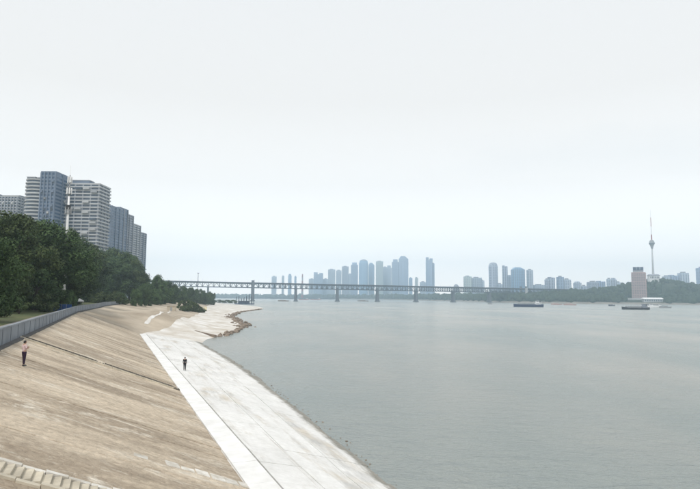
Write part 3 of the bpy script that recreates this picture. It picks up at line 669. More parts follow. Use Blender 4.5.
tower(66, 105, 187, 500, lambda w_: rect(w_, 22), 'wide tower striped with white balcony bands behind the telecom mast', MT['glass'], MT['band'], proud=1.2, bfrac=.4, crown=[(.2, .66, 181.5, MT['band_blue'])], npier=5, pier_mat=MT['render'], pout=.45)
tower(104.8, 116.5, 208, 630, lambda w_: rect(w_, 24), 'tall blue grey tower, highest of the stepped row past the striped one', MT['glass_blue'], MT['band_blue'], proud=.4, bfrac=.5, npier=4, pier_mat=MT['band_blue'])
tower(116.7, 124.5, 209.5, 655, lambda w_: rect(w_, 24), 'slim blue tower, second in the stepped row', MT['glass_blue'], MT['band_blue'], proud=.5, bfrac=.42, npier=3, pier_mat=MT['render'])
tower(124.2, 130, 215.5, 700, lambda w_: rect(w_, 26), 'slim grey tower, third in the stepped row', MT['glass'], MT['render'], proud=.5, bfrac=.45, npier=3, pier_mat=MT['render'])
tower(129.6, 137.5, 225.5, 775, lambda w_: rect(w_, 26), 'grey tower with pale bands, fourth in the stepped row', MT['glass'], MT['band'], proud=.6, bfrac=.4, npier=3, pier_mat=MT['render'])
tower(137, 143.6, 233.5, 850, lambda w_: rect(w_, 26), 'lowest grey tower at the end of the stepped row, beside the open sky', MT['glass'], MT['render'], proud=.6, bfrac=.42, npier=3, pier_mat=MT['band_blue'])
tower(5, 23.5, 198.5, 600, lambda w_: rect(w_, 20), 'broad grey block above the tree tops with a blue roof house', MT['glass'], MT['band'], proud=.7, crown=[(.02, .95, 196.5, MT['band_blue'])], npier=6, pier_mat=MT['render'])
tower(-16, 3.2, 197.5, 640, lambda w_: rect(w_, 20), 'grey block with pale piers beside the broad block, farthest from the telecom mast', MT['glass'], MT['band_blue'], proud=.7, crown=[(.3, .96, 195.5, MT['band_blue'])], npier=6, pier_mat=MT['render'])
tower(18, 29, 207, 660, lambda w_: rect(w_, 20), 'lower pale building between the broad block and the round tower', MT['glass'], MT['band'], proud=.6, npier=4, pier_mat=MT['band'])

# telecom monopole
ym = 148.0; a = Q(65.2, 262, ym); zt = Q(66.6, 165.5, ym)[2]; z0 = ZTOP + .6; Hm = zt - z0
t = thing('telecom_mast', 'tall white telecom monopole with antennas rising out of the trees', 'mast', (a[0], ym, z0))
MB().lathe([(.48, -.3), (.40, Hm*.42), (.30, Hm*.62), (.24, Hm*.78)], 14).build('pole', MT['white'], t, smooth=True)
MB().lathe([(.22, Hm*.78), (.16, Hm*.93)], 10).build('upper_pole', MT['grey'], t, smooth=True); MB().tube((0, 0, Hm*.93), (0, 0, Hm), .07, .03, 6).build('lightning_rod', MT['white'], t)
for zf, rr in ((.66, .72), (.80, .6), (.88, .5)):
    pf = MB().lathe([(rr, Hm*zf-.06), (rr, Hm*zf+.06)], 16).build('platform', MT['grey'], t)
    for k in range(6):
        th = k*math.pi/3; MB().box(-.14, .14, -.09, .09, -.2, 1.5).build('antenna', MT['white'] if zf > .7 else MT['grey'], pf, loc=(math.cos(th)*rr*1.02, math.sin(th)*rr*1.02, Hm*zf))
MB().lathe([(.5, 0), (.62, .15), (.62, .9), (.5, 1.05)], 12).build('equipment_drum', MT['dark'], t, loc=(0, 0, Hm*.69)); 
for k in range(12): MB().tube((-.75, -.03, 0), (-.5, -.03, 0), .03, .03, 5).build('step_rung', MT['grey'], t, loc=(0, 0, Hm*.1 + k*Hm*.045))

# blue hoarding and white tent behind the wall
p0 = Q(53, 305, 128.0)[:2]; p1 = Q(71.5, 305, 122.0)[:2]
t = thing('site_hoarding', 'bright blue sheet metal hoarding under the trees behind the river wall', 'fence', (p0[0], p0[1], ZTOP+.35)); n = 4; dv = (p1-p0)/n; th = math.atan2(dv[1], dv[0]); ln = np.linalg.norm(dv)
cm = MB()
for k in range(10): cm.box(k*ln/10+.004, (k+1)*ln/10-.004, -.03 if k % 2 else .0, .03, 0.05, 1.65)
cm = cm.mesh('sheet', MT['blue']); pm_ = MB().box(-.05, .05, -.09, -.035, -.05, 1.72).mesh('post', MT['grey'])
for k in range(n):
    r = Matrix.Translation((dv[0]*k, dv[1]*k, 0)) @ Matrix.Rotation(th, 4, 'Z'); link('sheet', cm, t, matrix=r); link('post', pm_, t, matrix=r)
p = Q(79.5, 302, 171.0)[:2]
t = thing('canopy_tent', 'small white pitched canopy tent past the blue hoarding', 'tent', (p[0], p[1], ZTOP+.33), .5)
MB().prism(rect(2.4, 2.4), 1.75, 2.0).build('valance', MT['white'], t); MB().prism(rect(2.5, 2.5), 2.0, 2.75, taper=.06).build('roof', MT['white'], t)
for sx in (-1, 1):
    for sy in (-1, 1): MB().tube((sx*1.12, sy*1.12, -.02), (sx*1.12, sy*1.12, 1.76), .035, n=6).build('pole', MT['grey'], t)
# small hut and sign board on the upper bank
q = Q(172, 300, 300.0); q[2] = drop(q[0], q[1])
t = thing('pump_hut', 'small square beige hut before the tree belt', 'hut', (q[0], q[1], q[2]-.1), .2); hw = 8*q[1]/F
MB().box(-hw/2, hw/2, -2, 2, -.4, 2.6).build('wall', mat('beige_render', (.48, .42, .33), .9), t); MB().box(-hw/2-.3, hw/2+.3, -2.3, 2.3, 2.6, 2.85).build('roof', MT['stair'], t); MB().box(-.5, .5, -2.06, -2.005, .05, 2.1).build('door', MT['grey'], t)
q = hit(205.3, 311.5)
t = thing('notice_board', 'pale yellow notice board on posts beside the beach thicket', 'sign', (q[0], q[1], q[2])); k = q[1]/F
MB().box(-1.6*k, 1.6*k, -.06, .06, 1.2*k, 4.6*k).build('board', mat('pale_yellow', (.66, .60, .42), .7), t)
for sx in (-1, 1): MB().tube((sx*1.2*k, .1, -.3), (sx*1.2*k, .1, 4.4*k), .07, n=6).build('post', MT['grey'], t)
# lattice mast before the bridge
ym = 690.0; q = Q(198.3, 273, ym); t = thing('light_mast', 'thin steel mast standing above the tree belt and the bridge deck', 'mast', (q[0], ym, ZTOP-1)); Hm = q[2]-ZTOP+1
MB().lathe([(.55, 0), (.22, Hm)], 8).build('pole', MT['steel'], t); MB().box(-1.1, 1.1, -.3, .3, Hm-.6, Hm+.2).build('lamp_head', MT['grey'], t)
# moored pontoon with piles
ya = P(235, 304.2)[1]; q0, q1 = Q(235, 304, ya), Q(254, 304, ya); Lp = q1[0]-q0[0]
t = thing('mooring_pontoon', 'dark moored pontoon with tall piles below the first bridge pier', 'pontoon', ((q0[0]+q1[0])/2, ya, 0)); MB().hexa([(-Lp*.48, -5, -.6), (Lp*.48, -5, -.6), (Lp*.48, 5, -.6), (-Lp*.48, 5, -.6), (-Lp*.5, -5, 1.6), (Lp*.5, -5, 1.6), (Lp*.5, 5, 1.6), (-Lp*.5, 5, 1.6)]).build('hull', MT['navy'], t)
MB().box(-Lp*.32, Lp*.25, -3, 3, 1.6, 5.2).build('deck_house', MT['navy'], t); MB().box(-Lp*.34, Lp*.27, -3.4, 3.4, 5.2, 5.6).build('roof', MT['steel'], t)
for k in range(15):
    x = -Lp*.47 + Lp*.94*k/14; MB().tube((x, -4.2 if k % 2 else 4.2, -1.2), (x, -4.2 if k % 2 else 4.2, random.uniform(9, 14) + (3 if k > 7 else 0)), .42, n=8).build('pile', MT['steel'], t)
for k in range(7):
    x = -Lp*.3 + Lp*.53*k/6; MB().box(x-.7, x+.7, -3.06, -3.005, 2.6, 4.2).build('window', MT['glass'], t)

# ------------------------------------------------------------------ the bridge
Y0 = 1627.0
def bpt(t): return np.array([(-.1758 + .0763*t)*Y0, Y0*(1 + .0192*t)])
bdir = bpt(1) - bpt(0); SPAN = np.linalg.norm(bdir); bth = math.atan2(bdir[1], bdir[0])
bo = bpt(0); br = thing('truss_bridge', 'long steel truss bridge crossing the river on stone piers', 'bridge', (bo[0], bo[1], 0), bth)
ZD = lambda t: ZC + 41.0 - 0.95*t          # road deck
TH, WB = 14.0, 9.0                         # truss depth, half width
T0, T1 = -4, 9
NP = 8
def strip(m, t0, t1, y0, y1, za, zb): # sloped box along the bridge (local x)
    x0, x1 = t0*SPAN, t1*SPAN; d0, d1 = ZD(t0), ZD(t1); return m.hexa([(x0,y0,d0+za),(x1,y0,d1+za),(x1,y1,d1+za),(x0,y1,d0+za),(x0,y0,d0+zb),(x1,y0,d1+zb),(x1,y1,d1+zb),(x0,y1,d0+zb)])
post = MB().box(-1.0, 1.0, -.7, .7, -TH+.5, -1.2).mesh('post', MT['steel'])
for t in range(T0, T1):
    g = .002
    rd = strip(MB(), t+g, t+1-g, -WB-2.5, WB+2.5, -.9, .1).build('road_deck', MT['deckroad'], br); strip(MB(), t+g, t+1-g, -WB-2.6, -WB-2.3, .1, 1.3).build('railing', MT['steel'], rd); strip(MB(), t+g, t+1-g, WB+2.3, WB+2.6, .1, 1.3).build('railing', MT['steel'], rd)
    strip(MB(), t+g, t+1-g, -WB+1, WB-1, -TH, -TH+.8).build('rail_deck', MT['steel'], br)
    m = MB()
    for yy in (-WB, WB):
        strip(m, t+g, t+1-g, yy-.7, yy+.7, -3.4, -.95); strip(m, t+g, t+1-g, yy-.75, yy+.75, -TH-1.3, -TH+1.3)
    tr = m.build('truss', MT['steel'], br)
    for yy in (-WB, WB):
        dg = MB()
        for k in range(NP):
            xa, xb = (t+k/NP)*SPAN, (t+(k+1)/NP)*SPAN; zt_, zb_ = ZD(t+k/NP)-2, ZD(t+k/NP)-TH
            xm = (xa+xb)/2
            dg.tube((xa, yy, zb_), (xm, yy, zt_), .6, n=4); dg.tube((xm, yy, zt_), (xb, yy, zb_), .6, n=4)
        dg.build('diagonals', MT['steel'], tr)
        for k in range(NP):
            xa = (t+k/NP)*SPAN; link('post', post, tr, loc=(xa, yy, ZD(t+k/NP)))
    for k in range(4):
        xa = (t+(k+.5)/4)*SPAN; MB().tube((xa, -WB-2.2, ZD(t)-.2), (xa, -WB-2.2, ZD(t)+8), .16, .1, 6).build('lamp_post', MT['grey'], rd)
for t in range(T0, T1+1):
    h = ZD(t)-TH-1.0; big = t in (0, 7)
    a = 3.3 if not big else 4.2
    pr = MB().prism([(-a/1.0, -11), (0, -15), (a, -11), (a, 11), (0, 15), (-a, 11)], -1.5, h, taper=.72).build('pier', MT['pier'], br, loc=(t*SPAN, 0, 0))
    MB().prism([(-a*.95, -12.5), (a*.95, -12.5), (a*.95, 12.5), (-a*.95, 12.5)], h-2.2, h+.08).build('pier_cap', MT['pier'], pr)
    MB().prism([(-a-1.5, -14), (0, -19), (a+1.5, -14), (a+1.5, 14), (0, 19), (-a-1.5, 14)], -1.4, 2.6).build('footing', MT['pier'], pr)
    if big:
        for yy in (-1, 1):
            tw = MB().box(-3.4, 3.4, -3, 3, 0, ZD(t)+3).build('bridgehead_tower', MT['band'] if t == 7 else MT['pier'], br, loc=(t*SPAN, yy*(WB+7.5), 0)); MB().box(-2.8, 2.8, -2.4, 2.4, ZD(t)+3, ZD(t)+6.5).build('pavilion', MT['pier'], tw); MB().box(-4, 4, -3.4, 3.4, ZD(t)+6.5, ZD(t)+7.3).build('roof', MT['steel'], tw)

# ------------------------------------------------------------------ far bank, hill and wood
far_sh = [(3300, 1300), (1700, 1440), (1050, 1480), (800, 1510), (597, 1560), (520, 1720), (484, 1900), (437, 2400), (357, 2800), (191, 3500), (-382, 4150), (-1500, 4450), (-4300, 4600)]
fs = resample(far_sh, 150); V = []; nrow = 26
def hill_z(x, y):
    g = lambda cx, cy, sx, sy, th: math.exp(-((((x-cx)*math.cos(th)+(y-cy)*math.sin(th))/sx)**2 + ((-(x-cx)*math.sin(th)+(y-cy)*math.cos(th))/sy)**2))
    z = 50*g(1010, 1800, 150, 130, .15) + 27*g(1330, 1830, 260, 150, .1) + 17*g(800, 1790, 190, 120, -.1) + 8*g(600, 1850, 150, 130, 0)
    return z
Fc = []
for i, p in enumerate(fs):
    a = fs[max(0, i-1)]; b = fs[min(len(fs)-1, i+1)]; d = (b-a)/np.linalg.norm(b-a); nrm = np.array([d[1], -d[0]])
    if nrm[1] < 0: nrm = -nrm
    nrm = nrm*.6 + np.array([.25, .75]); nrm /= np.linalg.norm(nrm)
    for k in range(nrow):
        dist = [-25, 0, 12, 30][k] if k < 4 else 30 + (k-3)**1.55*7.5
        q = p + nrm*dist; q[1] = min(q[1], 5150); z = [-2, .1, 5, 9][k] if k < 4 else 9 + min(4, k*.2)
        if k > 2: z += hill_z(q[0], q[1])
        V.append((q[0], q[1], z))
for i in range(len(fs)-1):
    for k in range(nrow-1): a = i*nrow+k; Fc.append((a, a+1, a+nrow+1, a+nrow))
me = bpy.data.meshes.new('far_bank'); me.from_pydata(V, [], Fc); me.materials.append(MT['shore']); me.materials.append(MT['hill'])
me.polygons.foreach_set('material_index', [0 if (j % (nrow-1)) < 2 else 1 for j in range(len(Fc))]); me.update(); kind(link('far_bank', me), 'structure')
gm = MB(); gm.quad((-4350, 4350, 8), (4350, 3300, 8), (4350, 5180, 9), (-4350, 5180, 9)); gm.quad((700, 1760, 8.4), (4350, 1700, 8.4), (4350, 3310, 8.2), (500, 4000, 8.2)); kind(gm.build('far_plain', MT['hill']), 'structure')
VA = np.array(V)
def ground_far(x, y): return VA[np.argmin((VA[:, 0]-x)**2 + (VA[:, 1]-y)**2), 2]
# the wood: thousands of lumpy crowns that read as one mass
def wood(name, pts, label):
    bm = bmesh.new(); bmesh.ops.create_icosphere(bm, subdivisions=2, radius=1); bv = np.array([v.co[:] for v in bm.verts]); bf = np.array([[v.index for v in f.verts] for f in bm.faces]); bm.free()
    rg = np.random.default_rng(11); Vs = []; Fs = []; n0 = 0
    for (x, y, z, r) in pts:
        q = bv*(1 + rg.uniform(-.28, .24, (len(bv), 1)))*np.array([r, r, r*rg.uniform(.9, 1.4)]) + np.array([x, y, z + r*.55]); Vs.append(q); Fs.append(bf+n0); n0 += len(bv)
    Vs = np.concatenate(Vs); Fs = np.concatenate(Fs); me = bpy.data.meshes.new(name); me.vertices.add(len(Vs)); me.vertices.foreach_set('co', Vs.ravel())
    me.loops.add(Fs.size); me.loops.foreach_set('vertex_index', Fs.ravel().astype(np.int32)); me.polygons.add(len(Fs)); me.polygons.foreach_set('loop_start', np.arange(len(Fs), dtype=np.int32)*3); me.polygons.foreach_set('loop_total', np.full(len(Fs), 3, np.int32))
    me.materials.append(MT['leaf_far']); me.update(calc_edges=True); o = kind(link(name, me), 'stuff'); tag(o, label, 'wood')
HOTEL = Q(638, 300, 1600.0)
pts = []; rg = random.Random(3)
while len(pts) < 5200:
    i = rg.randrange(len(fs)-1)
    if not (380 < fs[i][0] < 1500): continue
    k = 2 + int(rg.random()**1.1*(nrow-5)); a = VA[i*nrow+k]; b = VA[(i+1)*nrow+k+1]; f = rg.random(); p = a + (b-a)*f
    if abs(p[0]-HOTEL[0]) < 34 and 1520 < p[1] < 1640: continue
    if abs(p[0]/p[1]*F + CX - 638) < 11 and p[1] < 1605: continue
    r = rg.uniform(4, 8.5) if k < 8 else rg.uniform(5, 10); pts.append((p[0], p[1], p[2]-1, r))
wood('hill_wood', pts, 'dense dark wood covering the far bank hill under the television tower')
pts = []
while len(pts) < 1500:
    i = rg.randrange(len(fs)-1)
    if not (-1400 < fs[i][0] < 500): continue
    k = 3 + int(rg.random()*9); a = VA[i*nrow+k]; b = VA[(i+1)*nrow+k+1]; f = rg.random(); p = a + (b-a)*f; pts.append((p[0], p[1], p[2], rg.uniform(6, 15)))
wood('far_shore_wood', pts, 'hazy line of trees on the far shore behind the bridge')

# television tower
yt = 1800.0; q = Q(650.3, 210, yt); zb = hill_z(q[0], yt) + 8; H = q[2] - zb
t = thing('television_tower', 'tall slender television tower with a bulb pod on the hill', 'tower', (q[0], yt, zb))
zp0, zp1 = Q(650, 248.5, yt)[2]-zb, Q(650, 240, yt)[2]-zb
MB().lathe([(6.5, -4), (4.0, H*.08), (2.6, H*.25), (2.0, zp0)], 20).build('shaft', MT['band'], t, smooth=True)
hp = zp1-zp0
pod = MB().lathe([(2.4, zp0-1), (3.6, zp0+hp*.12), (5.2, zp0+hp*.35), (8.6, zp0+hp*.55), (8.8, zp0+hp*.68), (7.4, zp0+hp*.74), (6.8, zp0+hp*.9), (3.0, zp1)], 24).build('pod', MT['grey'], t)
MB().lathe([(8.95, zp0+hp*.58), (8.95, zp0+hp*.65)], 24).build('window_ring', MT['glass'], pod)
zs = [zp1-1, zp1+(H-zp1)*.18, zp1+(H-zp1)*.45, zp1+(H-zp1)*.75, H]
for k in range(4): MB().lathe([([1.9, 1.35, 1.0, .65][k], zs[k]), ([1.75, 1.2, .85, .25][k], zs[k+1])], 10).build('antenna_section', MT['red'] if k % 2 == 0 else MT['white'], t)

# riverside hotel slab
yt = 1600.0; a, b = Q(630.5, 273, yt), Q(646.3, 273, yt); W_ = b[0]-a[0]; zb = 8.0; H = a[2]-zb
t = thing('riverside_hotel', 'pink high-rise hotel slab on the wooded far bank', 'hotel', ((a[0]+b[0])/2, yt, zb), -.5)
w1, d1 = W_*.80, W_*.62
MB().box(-w1/2, w1/2, -d1/2, d1/2, -4, H).build('body', MT['pink'], t)
fb = MB().box(-w1/2-.5, w1/2+.5, -d1/2-.5, d1/2+.5, 0, 1.3).mesh('floor_band', mat('pale_pink', (.50, .39, .36), .8)); gl = MB().box(-w1/2-.15, w1/2+.15, -d1/2-.15, d1/2+.15, 0, 1.6).mesh('window_band', MT['glass'])
for k in range(int(H/3.4)-1): link('floor_band', fb, t, loc=(0, 0, k*3.4+2.4)); link('window_band', gl, t, loc=(0, 0, k*3.4+4.0)) if k % 1 == 0 else None
pm_ = MB().box(-.7, .7, -1.0, .4, -2, H).mesh('pier', MT['pink'])
for k in range(7): link('pier', pm_, t, loc=(-w1/2+.8+(w1-1.6)*k/6, -d1/2, 0))
ps = MB().box(-.4, 1.0, -.7, .7, -2, H).mesh('pier', MT['pink'])
for k in range(5): link('pier', ps, t, loc=(w1/2, -d1/2+.9+(d1-1.8)*k/4, 0))
zr = Q(638, 267, yt)[2]-zb
MB().box(-w1*.5, w1*.5, -d1*.5, d1*.5, H, H+1.6).build('parapet', MT['pink'], t); ph = MB().box(-w1*.34, w1*.3, -d1*.3, d1*.3, H+1.5, H+(zr-H)*.6).build('plant_room', MT['grey'], t)
for k in range(3): MB().box(-w1*.37+k*w1*.25, -w1*.37+k*w1*.25+w1*.23, -d1*.36, -d1*.33, H+(zr-H)*.42, zr*.995).build('roof_sign_panel', MT['navy'], t)
MB().box(-w1*.38, w1*.36, -d1*.33, -d1*.31, H+1.6, H+(zr-H)*.45).build('sign_frame', MT['grey'], t)
MB().box(-W_*1.1, W_*.9, -22, 16, -5, 9).build('podium', MT['band'], t)
# hilltop pavilion and low roofs in the wood
yt = 1795.0; a, b = Q(648, 274.5, yt), Q(659, 276, yt); cx = (a[0]+b[0])/2; zz = a[2]
t = thing('hilltop_hall', 'long white hall with grey roof on the hill crest by the tower', 'building', (cx, yt, zz-16)); MB().box(-17, 17, -7, 7, -22, 13).build('wall', MT['white'], t); MB().hexa([(-19,-9,13),(19,-9,13),(19,9,13),(-19,9,13),(-15,-1,17),(15,-1,17),(15,1,17),(-15,1,17)]).build('roof', MT['render'], t)
for k in range(6): MB().box(-14.5+k*5.2, -11.5+k*5.2, -7.12, -7.01, 3, 9).build('window', MT['glass'], t)
yt = 1530.0; a = Q(652, 297, yt); t = thing('boathouse', 'long low white roofed hall at the foot of the hill', 'building', (a[0], yt, 8)); MB().box(-26, 26, -6, 6, -5, 7).build('wall', MT['band'], t); MB().hexa([(-28,-8,7),(28,-8,7),(28,8,7),(-28,8,7),(-26,-1,11),(26,-1,11),(26,1,11),(-26,1,11)]).build('roof', MT['white'], t)
for k in range(8): MB().box(-23+k*6.1, -20+k*6.1, -6.12, -6.01, 1, 5).build('window', MT['glass'], t)

# ------------------------------------------------------------------ skyline
HAZED_FM = [facade_mat('facade_blue', (.36, .47, .64), (.19, .29, .45)), facade_mat('facade_pale', (.52, .59, .68), (.28, .37, .49)), facade_mat('facade_glass', (.28, .47, .66), (.18, .34, .54), wfrac=.8, hfrac=.75), facade_mat('facade_green', (.55, .63, .61), (.32, .42, .45)), facade_mat('facade_grey', (.42, .48, .58), (.22, .27, .37))]  # pale blue of the distance haze is mixed into these facade colours
def sky_tower(px0, px1, ptop, y, fm, style, label, group=None, dep=.75):
    a, b = Q(px0, ptop, y), Q(px1, ptop, y); W_ = b[0]-a[0]; zb = 8.0; H = (a[2]+b[2])/2 - zb
    t = thing('skyscraper' if H > 110 else 'apartment_block', label, 'building', ((a[0]+b[0])/2, y, zb), 0, group); m = HAZED_FM[fm]; D = max(W_*dep, 14)
    if style == 'round':
        poly = [(W_/2*math.cos(k*math.pi/10), D/2*math.sin(k*math.pi/10)) for k in range(20)]
        MB().prism(poly, -1, H*.9).build('body', m, t); MB().prism([(x*.99, y_*.99) for x, y_ in poly], H*.9, H*.97, taper=.82).build('crown', m, t); MB().prism([(x*.8, y_*.8) for x, y_ in poly], H*.97, H, taper=.5).build('roof', MT['render'], t)
    elif style == 'dome':
        poly = [(W_/2*math.cos(k*math.pi/10), D/2*math.sin(k*math.pi/10)) for k in range(20)]
        MB().prism(poly, -1, H*.45).build('body', MT['band'], t); MB().lathe([(W_/2*math.cos(k*math.pi/16), H*.45+H*.55*math.sin(k*math.pi/16)) for k in range(8)], 20).build('dome', MT['render'], t, smooth=True)
    else:
        MB().prism(rect(W_, D), -1, H*(.93 if style != 'flat' else 1)).build('body', m, t)
        if style == 'crown': MB().prism(rect(W_*.72, D*.72), H*.93, H, taper=.9).build('crown', m, t)
        elif style == 'slant': MB().hexa([(-W_/2,-D/2,H*.93),(W_/2,-D/2,H*.93),(W_/2,D/2,H*.93),(-W_/2,D/2,H*.93),(-W_*.3,-D/2,H),(W_*.12,-D/2,H),(W_*.12,D/2,H),(-W_*.3,D/2,H)]).build('crown', m, t)
        elif style == 'twin': MB().box(-W_/2, -W_*.1, -D/2, D/2, H*.93, H).build('crown', m, t); MB().box(W_*.1, W_/2, -D/2, D/2, H*.93, H*.975).build('crown', m, t)
        elif style == 'flat': MB().box(-W_*.25, W_*.2, -D*.25, D*.25, H, H+5).build('roof_house', MT['render'], t)
        n = max(2, int(W_/9)); fn = MB().box(-.8, .8, -.9, .3, 0, H*.93).mesh('fin', MT['band_blue'] if fm != 3 else MT['band'])
        for k in range(n+1): link('fin', fn, t, loc=(-W_/2+.9+(W_-1.8)*k/n, -D/2, 0))
    return t
GA, LA = 'low towers left of the striped chimney', 'faint hazy low tower behind the bridge near the striped chimney'
GB, LB = 'dense high-rise cluster behind the bridge', 'hazy mid height tower packed in the dense cluster behind the bridge'
GC, LC = 'low blocks behind the hill wood', 'hazy grey apartment block above the far bank wood'
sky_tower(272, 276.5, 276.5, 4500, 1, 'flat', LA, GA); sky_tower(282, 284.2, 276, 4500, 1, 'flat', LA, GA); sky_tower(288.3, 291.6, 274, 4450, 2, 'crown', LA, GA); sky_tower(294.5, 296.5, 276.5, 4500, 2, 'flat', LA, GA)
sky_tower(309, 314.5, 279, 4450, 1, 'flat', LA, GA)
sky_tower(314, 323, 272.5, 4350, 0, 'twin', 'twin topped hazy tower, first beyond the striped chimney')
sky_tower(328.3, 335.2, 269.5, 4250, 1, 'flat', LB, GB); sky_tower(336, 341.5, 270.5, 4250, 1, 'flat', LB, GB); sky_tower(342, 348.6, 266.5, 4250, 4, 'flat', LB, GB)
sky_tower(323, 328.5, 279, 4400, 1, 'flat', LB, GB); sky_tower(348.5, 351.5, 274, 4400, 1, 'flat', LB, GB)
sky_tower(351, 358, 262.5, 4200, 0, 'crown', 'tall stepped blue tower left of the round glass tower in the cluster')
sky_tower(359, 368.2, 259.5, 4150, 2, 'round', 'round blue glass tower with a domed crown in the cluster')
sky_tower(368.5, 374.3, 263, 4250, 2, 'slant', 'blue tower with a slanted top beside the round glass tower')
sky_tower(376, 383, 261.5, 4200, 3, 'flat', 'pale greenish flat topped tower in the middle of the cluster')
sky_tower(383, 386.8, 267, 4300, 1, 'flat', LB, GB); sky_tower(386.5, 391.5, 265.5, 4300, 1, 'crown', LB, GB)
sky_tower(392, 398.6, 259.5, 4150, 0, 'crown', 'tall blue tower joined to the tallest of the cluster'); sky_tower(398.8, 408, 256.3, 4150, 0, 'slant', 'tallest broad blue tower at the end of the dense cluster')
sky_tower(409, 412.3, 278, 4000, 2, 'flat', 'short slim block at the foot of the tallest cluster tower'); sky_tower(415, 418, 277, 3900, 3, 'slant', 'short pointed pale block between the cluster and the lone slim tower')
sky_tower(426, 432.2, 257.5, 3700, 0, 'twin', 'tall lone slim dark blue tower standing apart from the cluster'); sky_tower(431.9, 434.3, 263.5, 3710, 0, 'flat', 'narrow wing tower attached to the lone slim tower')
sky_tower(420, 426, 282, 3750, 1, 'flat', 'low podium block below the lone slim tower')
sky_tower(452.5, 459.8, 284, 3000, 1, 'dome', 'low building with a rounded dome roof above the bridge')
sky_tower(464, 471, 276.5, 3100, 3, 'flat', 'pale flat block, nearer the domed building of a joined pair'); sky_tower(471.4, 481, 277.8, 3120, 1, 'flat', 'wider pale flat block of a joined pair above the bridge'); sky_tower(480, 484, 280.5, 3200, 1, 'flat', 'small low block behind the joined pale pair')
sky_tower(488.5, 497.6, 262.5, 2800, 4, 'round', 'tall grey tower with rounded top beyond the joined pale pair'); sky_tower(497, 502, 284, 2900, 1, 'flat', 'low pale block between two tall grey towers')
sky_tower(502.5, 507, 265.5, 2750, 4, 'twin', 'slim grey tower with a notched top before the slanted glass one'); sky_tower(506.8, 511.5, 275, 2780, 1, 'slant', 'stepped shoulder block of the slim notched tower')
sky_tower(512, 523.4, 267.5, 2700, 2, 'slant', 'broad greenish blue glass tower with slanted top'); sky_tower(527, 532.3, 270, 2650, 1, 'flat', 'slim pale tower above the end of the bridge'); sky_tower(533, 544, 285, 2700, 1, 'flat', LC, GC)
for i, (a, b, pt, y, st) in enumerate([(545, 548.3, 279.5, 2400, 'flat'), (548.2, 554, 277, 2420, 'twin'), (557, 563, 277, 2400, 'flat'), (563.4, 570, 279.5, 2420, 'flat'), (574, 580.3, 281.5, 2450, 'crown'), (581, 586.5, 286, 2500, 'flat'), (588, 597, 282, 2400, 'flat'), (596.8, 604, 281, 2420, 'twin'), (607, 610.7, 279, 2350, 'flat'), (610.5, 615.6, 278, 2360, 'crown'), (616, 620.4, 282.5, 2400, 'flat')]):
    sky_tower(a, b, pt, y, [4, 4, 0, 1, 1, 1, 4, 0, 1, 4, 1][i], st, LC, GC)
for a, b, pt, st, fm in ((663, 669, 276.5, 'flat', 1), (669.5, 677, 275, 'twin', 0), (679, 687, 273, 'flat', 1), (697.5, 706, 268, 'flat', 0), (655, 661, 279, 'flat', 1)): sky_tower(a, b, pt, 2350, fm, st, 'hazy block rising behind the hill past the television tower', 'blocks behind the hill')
yc = 3900.0; q = Q(302.5, 274, yc); t = thing('factory_chimney', 'thin red and white striped chimney behind the bridge', 'chimney', (q[0], yc, 6)); H = q[2]-6
for k in range(7): z0_, z1_ = H*k/7, H*(k+1)/7; MB().lathe([(8-4*k/7, z0_), (8-4*(k+1)/7, z1_)], 14).build('ring_section', MT['red'] if k % 2 == 0 else MT['grey'], t)

